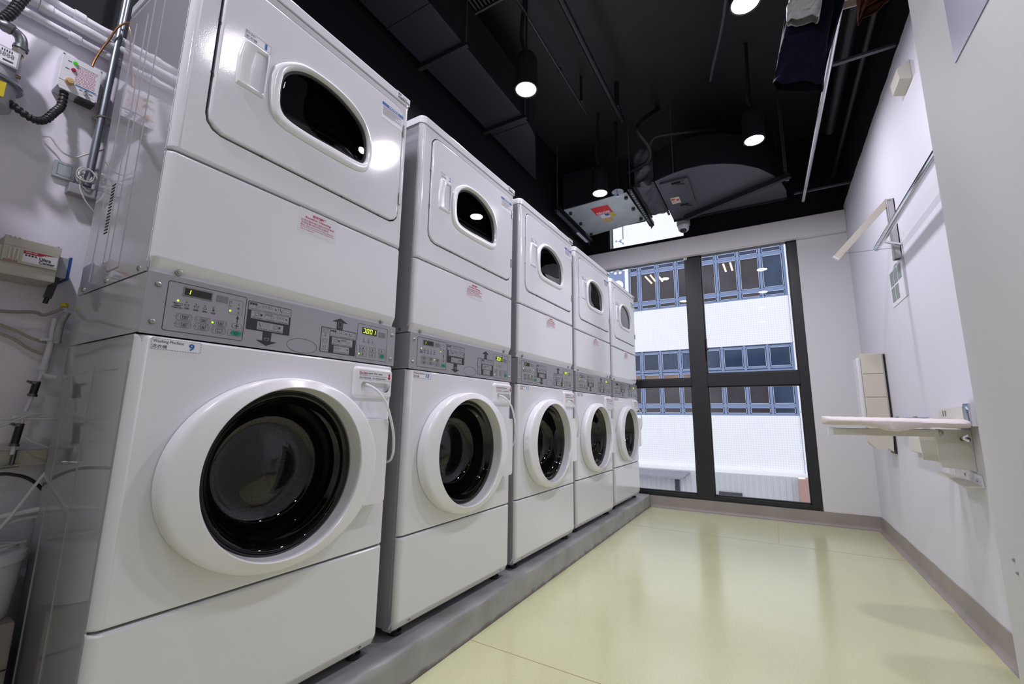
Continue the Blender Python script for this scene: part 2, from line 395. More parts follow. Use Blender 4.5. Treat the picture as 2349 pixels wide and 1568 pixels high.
# ------------------------------------------------------------------ the room
YW, XR, XL, YB, ZC = 4.1006, 1.8328, -.56, -1.9, 3.45
XK, ZK = .0483, .1118
mb = MB().box(XK-.02, XR+.05, YB, YW+.02, -.05, 0, 'vinyl'); struct('floor', mb)
for i, (a, b_) in enumerate([((.056, 1.142, 0), (1.83, 1.10, 0)), ((1.123, 3.30, 0), (1.123, 4.08, 0)), ((.05, 3.27, 0), (1.83, 3.27, 0))]):
    struct('trim_%d' % (i+2), MB().obox((a[0], a[1], .0002), (b_[0], b_[1], .0002), .003, .0008, 'trim_tan'))
struct('ceiling', MB().box(XL-.1, XR+.2, YB-.1, YW+.25, ZC, ZC+.1, 'ceil_black'))
struct('wall_left', MB().box(XL-.12, XL, YB-.1, YW+.02, -.05, ZC, 'paint_left'))
struct('wall_right', MB().box(XR, XR+.12, YB-.1, YW+.2, -.05, ZC, 'paint_right'))
struct('wall_back', MB().box(XL-.1, XR+.1, YB-.12, YB, -.05, ZC, 'paint_back'))
mb = MB()
mb.box(1.461, XR+.02, YW, YW+.2, -.05, 2.66, 'paint_window')
mb.box(XL-.1, 1.461, YW, YW+.2, -.05, .098, 'paint_window')
mb.box(XL-.1, -.47, YW, YW+.2, .098, 2.66, 'paint_window')
mb.box(XL-.1, XR+.02, YW, YW+.2, 2.66, 2.70, 'paint_window')
mb.box(XL-.1, -.315, YW, YW+.2, 2.70, 3.12, 'paint_window')
mb.box(.504, XR+.02, YW, YW+.2, 2.70, 3.12, 'paint_window')
mb.box(XL-.1, XR+.02, YW, YW+.2, 3.12, ZC, 'paint_window')
struct('wall_far', mb)
mb = MB().box(XL, XR-.001, YW-.06, YW-.001, 2.468, 2.655, 'wall_grey', .004)
struct('trim_1', mb)
struct('wall_shade_blocker', MB().box(XL+.001, -.02, YB+.01, -.40, 0, 2.03, 'beige', .004))  # added wall out of view, blocks lamp light from the lower left wall
# column standing out from the right wall near the camera
XC, YCOL = 1.60, 1.185
mb = MB().box(XC, XR-.001, YB+.01, YCOL, 0, ZC-.01, 'wall_col', .004)
struct('wall_column', mb)
# coved baseboards
def cove(p, q, nrm, h=.109, wav=0):
    p = Vector(p); q = Vector(q); n = Vector(nrm); prof = [(0, h), (.004, h), (.005, .03), (.009, .014), (.017, .004), (.028, .001), (.028, 0), (0, 0)]
    K = 40; vs = []; fs = []; m_ = len(prof)
    for k in range(K+1):
        c = p.lerp(q, k/K); wv = wav*(math.sin(k*.9)+.6*math.sin(k*2.3+1))
        for a, z in prof: vs.append(c+n*(a*(1+(wv*30 if a > .01 else 0)))+Vector((0, 0, z+(wv if z > .05 else 0))))
    for k in range(K):
        for j in range(m_-1): fs.append((k*m_+j, k*m_+j+1, (k+1)*m_+j+1, (k+1)*m_+j))
    fs.append(tuple(range(m_))); fs.append(tuple(range(K*m_, (K+1)*m_)))
    return MB().add(vs, fs, 'baseboard')
struct('baseboard_right', cove((XR-.0005, YCOL, 0), (XR-.0005, YW, 0), (-1, 0, 0), wav=.0018))
struct('baseboard_far', cove((XK+.001, YW-.0005, 0), (XR, YW-.0005, 0), (0, -1, 0), h=.106, wav=.0006))
# concrete kerb the machines stand on
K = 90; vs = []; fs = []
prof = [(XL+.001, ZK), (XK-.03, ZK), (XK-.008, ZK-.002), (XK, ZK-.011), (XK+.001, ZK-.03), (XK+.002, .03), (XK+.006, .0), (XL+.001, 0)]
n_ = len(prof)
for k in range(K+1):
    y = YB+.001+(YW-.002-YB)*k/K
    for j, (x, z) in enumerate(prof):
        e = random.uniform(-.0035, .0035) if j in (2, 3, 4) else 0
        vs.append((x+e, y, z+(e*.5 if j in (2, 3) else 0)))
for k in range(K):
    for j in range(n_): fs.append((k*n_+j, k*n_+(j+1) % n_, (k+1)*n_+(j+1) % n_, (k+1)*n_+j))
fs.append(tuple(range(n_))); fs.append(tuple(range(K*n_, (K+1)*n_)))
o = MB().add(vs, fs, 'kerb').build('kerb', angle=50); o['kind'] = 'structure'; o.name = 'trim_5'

# windows
wf = bpy.data.objects.new('window_1', None); COL.objects.link(wf); wf['kind'] = 'structure'
FY0, FY1 = YW+.012, YW+.085
mb = MB()
mb.box(1.388, 1.460, FY0, FY1, .099, 2.50, 'frame_dark', .003); mb.box(-.469, -.40, FY0, FY1, .099, 2.50, 'frame_dark', .003)
mb.box(-.40, .490, FY0, FY1, .099, .146, 'frame_dark', .003); mb.box(.632, 1.388, FY0, FY1, .099, .146, 'frame_dark', .003); mb.box(-.40, .49, FY0, FY1, 2.475, 2.5, 'frame_dark'); mb.box(.632, 1.388, FY0, FY1, 2.475, 2.5, 'frame_dark')
mb.box(.490, .632, FY0-.003, FY1, .099, 2.50, 'frame_dark', .004); mb.box(.632, 1.388, FY0, FY1, 1.155, 1.272, 'frame_dark', .003)
mb.box(-.40, .49, FY0, FY1, 1.162, 1.232, 'frame_dark', .003)
mb.build('window_frame', wf)
for nm, (a, b_, c, d) in {'p': (.632, 1.388, .146, 1.155), 'q': (.632, 1.388, 1.272, 2.49), 'r': (-.40, .49, .146, 1.162), 's': (-.40, .49, 1.232, 2.49)}.items():
    mb = MB(); g_ = .012
    mb.box(a, a+g_, FY0+.02, FY0+.05, c, d, 'frame_dark', .002); mb.box(b_-g_, b_, FY0+.02, FY0+.05, c, d, 'frame_dark', .002)
    mb.box(a, b_, FY0+.02, FY0+.05, c, c+g_, 'frame_dark', .002); mb.box(a, b_, FY0+.02, FY0+.05, d-g_, d, 'frame_dark', .002)
    sash = mb.build('sash', wf)
    MB().add([(a+.005, FY0+.035, c+.005), (b_-.005, FY0+.035, c+.005), (b_-.005, FY0+.035, d-.005), (a+.005, FY0+.035, d-.005)], [(0, 1, 2, 3)], 'window_glass').build('pane', sash)
MB().box(.640, .650, FY0-.012, FY0+.02, 1.40, 1.62, 'frame_dark', .003).box(.642, .662, FY0-.016, FY0-.004, 1.50, 1.52, 'frame_dark', .002).build('window_handle', wf)
wf2 = bpy.data.objects.new('window_2', None); COL.objects.link(wf2); wf2['kind'] = 'structure'
mb = MB()
for a in [(-.315, -.295, 2.70, 3.12), (.49, .504, 2.70, 3.12), (-.315, .504, 2.70, 2.715), (-.315, .504, 3.10, 3.12)]: mb.box(a[0], a[1], FY0, FY1, a[2], a[3], 'frame_dark', .002)
mb.build('window_frame', wf2)
MB().add([(-.3, FY0+.035, 2.71), (.5, FY0+.035, 2.71), (.5, FY0+.035, 3.11), (-.3, FY0+.035, 3.11)], [(0, 1, 2, 3)], 'window_glass').build('pane', wf2)
single('blind_clip', MB().box(.478, .512, YW-.012, YW+.008, 2.440, 2.467, 'cream_metal', .003), 'small white clip under the window header above the dark mullion', 'clip')

# ------------------------------------------------------------------ lamps
def make_lamp(x, y, z, label, watt):
    t = thing('pendant_lamp', label, 'lamp', (x, y, z), 'round downlights hanging from the black ceiling'); O = (x, y, z)
    mb = MB().lathe((x, y, z), [(.056, .004), (.060, 0), (.066, .001), (.067, .02), (.066, .17), (.060, .205), (.045, .228), (.02, .24), (.001, .242)], 'duct_black', 40, (2, 0, 1))
    h = mb.build('lamp_housing', t, O)
    MB().lathe((x, y, z), [(.058, .003), (.03, .0015), (.0005, .001)], 'lamp_glow', 40, (2, 0, 1)).build('diffuser', t, O)
    MB().tube([(x, y, z+.235), (x, y, ZC)], .006, 'duct_black', 8).build('hanging_rod', t, O)
    MB().tube([(x, y, z+.235), (x-.02, y-.02, z+.34), (x-.006, y-.03, z+.5), (x, y, ZC)], .012, 'rubber', 8, 6).build('power_cord', t, O)
    ld = bpy.data.lights.new('lamp_light', 'AREA'); ld.shape = 'DISK'; ld.size = .11; ld.spread = math.radians(177); ld.energy = watt*1.2; ld.color = (.94, .905, 1)
    lo = bpy.data.objects.new('lamp_light', ld); COL.objects.link(lo); lo.location = (0, 0, -.004); lo.parent = t
for x, y, lab, wt in [(.055, 1.54, 'glowing downlight above the second dryer, left of the room', 9), (1.180, 2.68, 'glowing downlight by the curved duct, over the open floor', 10.5),
                  (.030, 2.86, 'glowing downlight in front of the metal fan box', 10), (1.178, 1.555, 'glowing downlight at the top edge beside the hanging clothes', 11),
                  (1.15, .52, 'glowing downlight above the camera side of the aisle', 3.5), (.06, .42, 'glowing downlight above the nearest dryer', 5),
                  (1.15, -.75, 'glowing downlight near the wall behind the camera', 2), (.06, -.70, 'glowing downlight above the corner beside the pipes', 16)]:
    make_lamp(x, y, 2.70, lab, wt)

# ------------------------------------------------------------------ washer and dryer towers
W, P = .7117, .795
ZB, ZS, C0, C1, ZD, ZL, ZT = .1418, .4417, 1.0296, 1.1656, 1.4603, 2.036, 2.0725
ORG = (0, W/2, ZK)
XBK = -.45
def copy_tree(o, parent=None):
    c = o.copy(); COL.objects.link(c)
    if parent is not None: c.parent = parent
    for ch in list(o.children): copy_tree(ch, c)
    return c
def digit_seg(mb, x, y, z, w_, h, ch, m):
    seg = {'0': 'abcdef', '1': 'bc', ']': 'bcad'}[ch]; t = w_*.2; s_ = .15
    R = dict(a=(0, 1, h-t, h), d=(0, 1, 0, t), g=(0, 1, h/2-t/2, h/2+t/2))
    def sk(v): return v*s_
    for c in seg:
        if c in 'adg': a, b_, c0, c1 = R[c]; mb.poly(x, [(y+a*w_+t*.4+sk(c0), z+c0), (y+b_*w_-t*.4+sk(c0), z+c0), (y+b_*w_-t*.4+sk(c1), z+c1), (y+a*w_+t*.4+sk(c1), z+c1)], m)
        else:
            yy = y if c in 'ef' else y+w_-t; z0, z1 = (0+t*.4, h/2-t*.2) if c in 'ec' else (h/2+t*.2, h-t*.4)
            mb.poly(x, [(yy+sk(z0), z+z0), (yy+t+sk(z0), z+z0), (yy+t+sk(z1), z+z1), (yy+sk(z1), z+z1)], m)
def tub_icon(mb, x, y, z, s_, m, lw=.0007):
    mb.line(x, [(y-s_, z+s_*.55), (y-s_*.72, z-s_*.55), (y+s_*.72, z-s_*.55), (y+s_, z+s_*.55)], m, lw)
    mb.line(x, [(y-s_*.9+i*s_*1.8/6, z+s_*(.35 if i % 2 else .5)) for i in range(7)], m, lw)
def build_tower():
    t = thing('stacked_washer_dryer', '', 'washing machine', (0, 0, 0)); O = ORG
    def B(mb, name, par=None, angle=35):
        return mb.build(name, par or t, O, angle)
    # --- washer cabinet: open-fronted shell
    mb = MB(); e = .0015; F = -.018
    def shell(z0, z1, m, xb=XBK, front_x=F):
        mb.add([(front_x, e, z0), (xb, e, z0), (xb, W-e, z0), (front_x, W-e, z0), (front_x, e, z1), (xb, e, z1), (xb, W-e, z1), (front_x, W-e, z1)],
               [(0, 1, 5, 4), (1, 2, 6, 5), (2, 3, 7, 6), (4, 5, 6, 7), (3, 2, 1, 0)], m)
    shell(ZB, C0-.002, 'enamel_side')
    mb.box(F-.004, F, e, W-e, ZB+.01, C0, 'seam') if False else None
    for x in (-.033, -.229, -.393): mb.box(x-.0012, x+.0012, e-.0016, e+.001, ZB+.07 if x > -.3 else ZB+.05, C0-.06, 'enamel_side')
    for x0, x1 in ((-.218, -.05), (-.384, -.24)):          # embossed fields
        mb.box(x0+.02, x1-.03, e-.0012, e, C0-.075, C0-.073, 'enamel_side')
    mb.box(-.44, -.40, e-.001, e+.001, ZB, ZB+.05, 'enamel_side')
    for yy in (e, W-e): mb.box(-.06, -.022, yy-.0012, yy+.0012, ZB-.004, ZB+.004, 'enamel_side')
    cab = B(mb, 'washer_cabinet')
    for x in (-.05, -.40):
        for y in (.05, W-.05):
            B(MB().cyl((x, y, ZK), (x, y, ZK+.012), .022, 'rubber').cyl((x, y, ZK+.012), (x, y, ZB+.003), .008, 'screw_steel', 12), 'foot')
    # washer front panel with the door opening
    CY, CZ = .346, .712
    H = [(CY+.232*math.cos(2*PI*k/72), CZ+.226*math.sin(2*PI*k/72)) for k in range(72)]
    mb = MB(); front(mb, W, [(ZS+.002, -.006), (ZS+.004, -.002), (ZS+.008, 0), (C0-.010, 0), (C0-.006, -.002), (C0-.004, -.005)], 'enamel', hole=H)
    loops(mb, [(0, H), (-.03, H)], 'seam')
    B(mb, 'front_panel')
    mb = MB(); front(mb, W, [(ZB, -.020), (ZB+.004, -.014), (ZB+.024, -.003), (ZB+.032, 0), (ZS-.010, 0), (ZS-.006, -.002), (ZS-.003, -.006)], 'enamel')
    kp = B(mb, 'kick_panel')
    for y in (.070, .647):
        B(MB().lathe((-.008, y, ZB+.018), [(.0055, 0), (.0052, .003), (.003, .0042), (.0003, .0044)], 'screw_steel', 14, (0, 1, 2)).lathe((-.006, y, ZB+.018), [(.002, .0026), (.0003, .0027)], 'seam', 8), 'screw', kp)
    # gasket, drum
    E = (1, .97)
    mb = MB(); mb.lathe((0, CY, CZ), [(.230, -.006), (.215, -.03), (.208, -.06), (.215, -.09)], 'gasket', 64, (0, 1, 2), E)
    B(mb, 'door_gasket')
    mb = MB(); mb.lathe((0, CY, CZ), [(.215, -.085), (.24, -.10), (.245, -.12), (.245, -.38), (.22, -.40), (.001, -.41)], 'drum', 64, (0, 1, 2), E)
    for k in range(3):
        a = 2*PI*k/3+.6; c, s_ = math.cos(a), math.sin(a)
        mb.tube([(-.13, CY+.225*c, CZ+.21*s_), (-.25, CY+.205*c, CZ+.19*s_), (-.38, CY+.225*c, CZ+.21*s_)], .02, 'drum', 8, 4)
    B(mb, 'drum')
    # --- washer door
    def ell(ry, rz, n=96): return [(CY+ry*math.cos(2*PI*k/n), CZ+rz*math.sin(2*PI*k/n)) for k in range(n)]
    mb = MB(); loops(mb, [(.001, ell(.276, .238)), (.002, ell(.284, .244)), (.030, ell(.285, .2445)), (.0345, ell(.2835, .2435)), (.038, ell(.2805, .2415)), (.0405, ell(.2755, .2385)), (.042, ell(.268, .235)),
        (.0495, ell(.2195, .2195)), (.049, ell(.2165, .218)), (.0465, ell(.2145, .217)), (.014, ell(.209, .2135)), (.002, ell(.206, .211)), (-.004, ell(.200, .207))], 'door_plastic')
    d = B(mb, 'washer_door', None, 28)
    mb = MB(); loops(mb, [(-.002, ell(.207, .213)), (.010, ell(.202, .209)), (.008, ell(.200, .207)), (.004, ell(.199, .206)), (.009, ell(.196, .203)), (.003, ell(.193, .200))], 'gasket'); B(mb, 'door_seal', d, 50)
    mb = MB(); loops(mb, [(x_, ell(r_, r_*1.03)) for r_, x_ in [(.197, .006), (.192, .009), (.187, .006), (.184, -.004), (.178, -.016), (.173, -.019), (.170, -.026), (.164, -.048), (.155, -.072), (.144, -.090), (.128, -.100), (.105, -.103), (.075, -.098), (.045, -.092), (.02, -.089), (.005, -.088)]], 'door_glass', cap_last=True)
    B(mb, 'door_glass', d, 60)
    # handle plate on the right of the door
    mb = MB()
    Pp = [(.585, .585), (.655, .585), (.666, .592), (.667, .838), (.660, .846), (.585, .846)]
    n = len(Pp)
    mb.prism(Pp, 0, .004, .040, 'door_plastic'); B(mb, 'door_handle', d, 30)
    # --- detergent drawer
    R = rrect(.545, .699, .914, 1.012, .012, 5); n = 60
    R1 = resample(R, n); slot = resample(rrect(.570, .682, .935, .964, .010, 5), n)
    mb = MB(); loops(mb, [(-.001, offset(R1, .002)), (.006, offset(R1, .0)), (.010, offset(R1, -.004)), (.011, offset(R1, -.008))], 'door_plastic')
    loops(mb, [(.011, offset(R1, -.008)), (.011, offset(slot, .001)), (.009, slot), (-.012, offset(slot, -.003))], 'door_plastic', cap_last=True)
    dr = B(mb, 'detergent_drawer', None, 40)
    mb = MB(); x = .0112
    mb.q(x, .560, .694, .971, 1.001, 'paper'); x += .0004
    for zz in (.9722, .9995):
        for k in range(22): mb.q(x, .562+k*.006, .5655+k*.006, zz, zz+.0006, 'ink_grey')
    mb.text('Do Not', x, .561, .592, .9895, .9965, 'ink_red', .02); mb.q(x, .561, .592, .9885, .989, 'ink_red')
    mb.text('open this case.', x, .594, .653, .9885, .9965, 'ink_black', .015)
    mb.text('The Washing Fluid will be refilled automatically.', x, .561, .672, .9825, .9868, 'ink_black')
    mb.text('\u8acb\u52ff\u6253\u958b\u6b64\u5bb9\u5668\uff0c\u6d17\u8863\u6db2\u5c07\u6703\u81ea\u52d5\u88dc\u5145\u3002', x, .561, .672, .9742, .9802, 'ink_black')
    mb.poly(x, [(.679, .996), (.686, .996), (.686, .984), (.690, .984), (.6825, .9755), (.675, .984), (.679, .984)], 'ink_red')
    B(mb, 'warning_sticker', dr)
    B(MB().tube([(-.006, .588, .958), (.012, .592, .955), (.035, .612, .938), (.048, .640, .902), (.050, .664, .850), (.046, .684, .800), (.036, .698, .760), (.018, .712, .725), (-.02, .726, .70), (-.12, .730, .69)], .0042, 'tube_clear', 8, 8), 'fluid_tube', None, 60)
    # --- control panel
    mb = MB(); XC_ = -.002
    mb.box(XBK, XC_-.001, .0005, W-.0005, C0+.001, C1-.0015, 'enamel_side')
    mb.box(XC_-.002, XC_, .0, W, C0-.001, C1+.001, 'panel_grey', .0006, 1)
    x = XC_
    mb.line(x, rrect(.039, .206, 1.041, 1.154, .004, 3), 'print_black', .0013, closed=True)
    mb.line(x, rrect(.551, .675, 1.039, 1.153, .004, 3), 'print_black', .0009, closed=True)
    mb.poly(x, rrect(.137, .163, 1.1275, 1.1445, .002, 3), 'print_grey'); mb.poly(x, rrect(.637, .665, 1.120, 1.138, .0015, 3), 'print_grey')
    mb.line(x, rrect(.167, .198, 1.105, 1.1415, .004, 3), 'print_grey', .0009, closed=True)
    for i, c in enumerate('CBA'): mb.text(c, x, .187, .192, 1.129-i*.0105, 1.1345-i*.0105, 'print_black')
    for i, (y, wd) in enumerate(((.061, 'INSERT COINS/CARD'), (.079, 'WASH'), (.098, 'RINSE'), (.116, 'SPIN'), (.134, 'DOOR'))):
        if i == 0: mb.text('BILL/', x, y-.008, y+.001, 1.104, 1.1075, 'print_black', .03); mb.line(x, [(y+.002, 1.106), (y+.009, 1.107), (y+.010, 1.103), (y+.004, 1.103)], 'print_grey', .0008); mb.text('INSERT', x, y-.0065, y+.0065, 1.099, 1.102, 'print_black', .04); mb.text('COINS/CARD', x, y-.010, y+.010, 1.0945, 1.0975, 'print_black', .04)
        else:
            if i < 3: tub_icon(mb, x, y, 1.105, .0045, 'print_black')
            elif i == 3: mb.ell(x, y, 1.105, .003, .0028, 'print_black', .0009, 12)
            else: mb.q(x, y-.002, y+.002, 1.1025, 1.106, 'print_black'); mb.ell(x, y, 1.107, .0015, .002, 'print_black', .0006, 10)
            mb.text(wd, x, y-.0048, y+.0048, 1.0955, 1.0995, 'print_black', .03)
    for y, z in ((.076, 1.0765), (.1135, 1.0765), (.150, 1.0755), (.076, 1.0595), (.1135, 1.0595), (.150, 1.0585)):
        mb.line(x, [(y-.0115, z+.0072), (y+.014, z+.0072), (y+.0165, z+.004), (y+.0165, z-.004), (y+.014, z-.0072), (y-.0115, z-.0072), (y-.0145, z-.005), (y-.0105, z-.002), (y-.0105, z+.002), (y-.0145, z+.005)], 'print_grey', .0009, closed=True)
        mb.ell(x, y-.0145, z, .0018, .0018, 'print_grey', fill=True, seg=12)
    mb.line(x, rrect(.1715, .2035, 1.0505, 1.0655, .003, 3), 'print_grey', .0009, closed=True)
    mb.poly(x, [(.1886, 1.084), (.1904, 1.084), (.1904, 1.094), (.193, 1.094), (.1895, 1.1035), (.186, 1.094), (.1886, 1.094)], 'print_black')
    # instruction chart (washer)
    mb.poly(x, rrect(.211, .326, 1.0735, 1.1485, .002, 2), 'print_black')
    x2 = x+.0004
    cells = [(.2125, .247, 1.1255, 1.1465), (.2475, .288, 1.1255, 1.1465), (.2885, .3245, 1.1255, 1.1465), (.220, .254, 1.104, 1.1245), (.2545, .287, 1.104, 1.1245), (.2875, .3205, 1.104, 1.1245), (.238, .269, 1.077, 1.0985), (.2695, .307, 1.077, 1.0985)]
    def chart(cells, texts):
        for i, (a, b_, c, d_) in enumerate(cells):
            mb.q(x2, a, b_, c, d_, 'panel_grey'); xx = x2+.0004; my, mz = (a+b_)/2, (c+d_)/2+.002
            k = i % 4
            if k == 0:
                for j in range(3): mb.q(xx, a+.002+j*.0065, a+.0072+j*.0065, mz+.001, mz+.0065, 'print_black' if i == 0 else 'print_grey')
                mb.line(xx, [(my, mz), (my+.003, mz-.005), (my+.008, mz-.004), (my+.010, mz+.001), (my+.003, mz+.002)], 'print_grey', .0007)
            elif k == 1:
                for j in range(3): mb.line(xx, rrect(a+.002+j*.0075, a+.008+j*.0075, mz-.001, mz+.005, .001, 2), 'print_grey', .0006, closed=True)
                mb.poly(xx, [(b_-.009, mz+.003), (b_-.004, mz+.001), (b_-.006, mz-.003)], 'print_black')
            elif k == 2:
                mb.poly(xx, [(a+.004, mz+.006), (a+.006, mz+.005), (a+.007, mz-.001), (a+.009, mz-.001), (a+.010, mz-.006), (a+.005, mz+.0005), (a+.007, mz+.0015)], 'print_black')
                mb.line(xx, rrect(a+.013, b_-.003, mz-.003, mz+.005, .0015, 2), 'print_grey', .0007, closed=True)
            else:
                mb.line(xx, rrect(my-.008, my+.004, mz-.005, mz+.006, .0008, 2), 'print_grey', .0007, closed=True); mb.ell(xx, my-.002, mz, .0042, .0042, 'print_grey', .0008, 14)
                mb.poly(xx, [(my+.006, mz+.003), (my+.012, mz+.003), (my+.011, mz-.003), (my+.007, mz-.003)], 'print_black')
            mb.text(texts[i], xx, a+.003, b_-.003, c+.0015, c+.0042, 'print_black', .02)
    chart(cells, ['Select Cycle/Temp', 'Select Option Key', 'Open Drawer', 'Add Supplies', 'Close Drawer', 'Load Clothes', 'Close Door', 'Push Start'])
    mb.poly(x, [(.255, 1.074), (.2775, 1.074), (.2775, 1.050), (.294, 1.050), (.266, 1.037), (.238, 1.050), (.255, 1.050)], 'print_black')
    tub_icon(mb, x2, .266, 1.055, .006, 'panel_grey', .0010)
    mb.ell(x, .3675, 1.0515, .0455, .0205, 'print_black', .0009, 40)
    # instruction chart (dryer)
    mb.poly(x, rrect(.422, .547, 1.043, 1.1195, .002, 2), 'print_black')
    mb.q(x2, .424, .4505, 1.045, 1.117, 'panel_grey')
    for zz in (1.108, 1.078): mb.line(x2+.0004, rrect(.429, .446, zz-.007, zz+.006, .001, 2), 'print_grey', .0007, closed=True); mb.ell(x2+.0004, .437, zz, .005, .005, 'print_grey', .0008, 14)
    mb.poly(x2+.0004, [(.435, 1.098), (.439, 1.098), (.439, 1.093), (.441, 1.093), (.437, 1.089), (.433, 1.093), (.435, 1.093)], 'print_grey'); mb.ell(x2+.0004, .437, 1.060, .004, .004, 'print_grey', .0012, 14)
    mb.text('Clean Lint', x2+.0004, .427, .448, 1.050, 1.0525, 'print_black', .02)
    chart([(.4525, .483, 1.0945, 1.117), (.4835, .515, 1.0945, 1.117), (.5155, .545, 1.0945, 1.117), (.460, .490, 1.0695, 1.0925), (.4905, .534, 1.0695, 1.0925), (.468, .523, 1.0455, 1.0675)],
          ['Select Temp', 'Load Clothes', 'Close Door', 'Push Start', 'Clothes Dry', 'Open Door and Push'])
    mb.poly(x, [(.473, 1.119), (.495, 1.119), (.495, 1.1415), (.512, 1.1415), (.484, 1.1555), (.456, 1.1415), (.473, 1.1415)], 'print_black')
    mb.line(x2, rrect(.478, .490, 1.1265, 1.142, .001, 2), 'panel_grey', .0008, closed=True)
    for y, z in ((.577, 1.074), (.615, 1.073), (.654, 1.073), (.577, 1.055), (.615, 1.056), (.656, 1.056)):
        mb.line(x, [(y-.014, z+.0078), (y+.014, z+.0078), (y+.014, z-.0078), (y-.014, z-.0078), (y-.0115, z)], 'print_grey', .0010, closed=True)
    for i, y in enumerate((.577, .597, .613)):
        mb.ell(x, y, 1.1085 if i else 1.107, .0012, .0012, 'print_grey', .0005, 8); mb.text(('COIN', 'DRY', 'COOL')[i], x, y-.005, y+.005, 1.094, 1.097, 'print_black', .02); mb.q(x, y-.002, y+.003, 1.099, 1.103, 'print_grey')
    cp = B(mb, 'control_panel')
    def display(y0, y1, z0, z1, digits, big):
        m_ = MB(); m_.box(x-.001, x+.0012, y0-.003, y1+.003, z0-.003, z1+.003, 'print_grey', .0008, 1) if big else None
        m_.box(x-.001, x+.0016, y0, y1, z0, z1, 'display_black', .0005, 1); xx = x+.0017
        if big: digit_seg(m_, xx, y0+.003, z0+.003, .008, z1-z0-.006, '1', 'digit')
        else:
            for i, c in enumerate(']001'): digit_seg(m_, xx, y0+.0015+i*.0135, z0+.003, .0095, z1-z0-.006, c, 'digit')
        return B(m_, 'display', cp)
    display(.071, .126, 1.128, 1.145, '1', True); display(.569, .628, 1.1215, 1.143, '0001', False)
    ml = MB()
    for y, z, on in ((.061, 1.112, 1), (.079, 1.112, 0), (.098, 1.112, 0), (.116, 1.112, 0), (.134, 1.112, 0), (.171, 1.1355, 0), (.171, 1.124, 0), (.1705, 1.112, 1), (.1355, 1.0755, 1), (.5625, 1.0545, 1)):
        B(MB().lathe((x, y, z), [(.0024 if on else .002, .0002), (.0018, .001), (.0002, .0012)], 'led' if on else 'print_grey', 12, (0, 1, 2)), 'indicator_light', cp)
    for i, (y, z) in enumerate(((.0785, 1.0765), (.116, 1.0765), (.1525, 1.0755), (.0785, 1.0595), (.116, 1.0595), (.1525, 1.0585))):
        m_ = MB(); m_.line(x+.0002, rrect(y-.0085, y+.0105, z-.0055, z+.0055, .0052, 4), 'print_grey', .0009, closed=True)
        m_.poly(x, rrect(y-.008, y+.010, z-.005, z+.005, .0048, 4), 'panel_grey', .0006)
        tub_icon(m_, x+.0006, y+.0005, z, .0062, 'print_black'); 
        if i < 5: m_.text(('90', '60', '40', '60', '30')[i], x+.0006, y-.0025, y+.0035, z-.0025, z+.0015, 'print_black', .02)
        B(m_, 'button', cp)
    m_ = MB(); m_.line(x+.0002, rrect(.178, .2015, 1.0705, 1.0825, .0058, 4), 'print_grey', .001, closed=True); m_.poly(x, rrect(.179, .2005, 1.071, 1.082, .0053, 4), 'panel_grey', .0006)
    m_.q(x+.0006, .185, .1945, 1.0755, 1.0772, 'print_black'); m_.q(x+.0006, .1888, .1906, 1.0715, 1.081, 'print_black'); B(m_, 'button', cp)
    for y0, y1, z0, z1 in ((.1775, .202, 1.0525, 1.0635), (.6475, .6665, 1.0495, 1.0625)):
        m_ = MB(); m_.poly(x, rrect(y0, y1, z0, z1, .005, 4), 'button_green', .0008); c, d_ = (y0+y1)/2, (z0+z1)/2
        m_.line(x+.0009, [(c-.005, d_), (c, d_+.004), (c+.005, d_), (c, d_-.004)], 'print_black', .0007, closed=True); B(m_, 'start_button', cp)
    for i, (y, z) in enumerate(((.577, 1.074), (.615, 1.073), (.654, 1.073), (.577, 1.055), (.615, 1.056))):
        m_ = MB(); m_.poly(x, rrect(y-.0095, y+.0095, z-.0055, z+.0055, .005, 4), 'print_grey', .0004); m_.poly(x, rrect(y-.0088, y+.0088, z-.0048, z+.0048, .0046, 4), 'panel_grey', .0007)
        m_.poly(x+.0007, [(y-.001, z+.0035), (y+.001, z+.0035), (y+.001, z-.0005), (y+.003, z-.0005), (y, z-.0038), (y-.003, z-.0005), (y-.001, z-.0005)], 'print_black'); B(m_, 'button', cp)
    for y, z in ((.021, 1.140), (.020, 1.056), (.696, 1.137), (.696, 1.052)):
        B(MB().lathe((x, y, z), [(.0062, 0), (.0060, .0018), (.0045, .0038), (.002, .0046), (.0018, .003), (.0002, .003)], 'screw_steel', 20, (0, 1, 2)), 'screw', cp)
    # --- dryer lower panel with inward lip
    mb = MB(); front(mb, W, [(C1+.003, -.012), (C1+.012, -.011), (C1+.034, .001), (C1+.038, .002), (ZD-.010, .002), (ZD-.006, 0), (ZD-.003, -.004)], 'enamel')
    lp = B(mb, 'lower_panel')
    for y in (.058, .650):
        B(MB().lathe((-.011, y, C1+.0135), [(.0085, .0), (.008, .003), (.0052, .0035), (.0052, .0065), (.0035, .007), (.0003, .0072)], 'screw_steel', 16, (0, 1, 2)), 'bolt', lp)
    mb = MB(); x = .0022; mb.q(x, .316, .439, 1.3845, 1.4555, 'clear_film', .0003); x += .0003
    mb.text('\u5b9a\u671f\u6e05\u7406', x, .358, .402, 1.437, 1.446, 'ink_red', .03); mb.text('Routine Cleaning', x, .337, .420, 1.4265, 1.4345, 'ink_red', .025)
    mb.text('\u5fc5\u9808\u5b9a\u671f\u6e05\u7406\u6c23\u9ad4\u4e7e\u8863\u6a5f\u9694\u5875\u7db2', x, .324, .432, 1.4175, 1.424, 'ink_pink', .01)
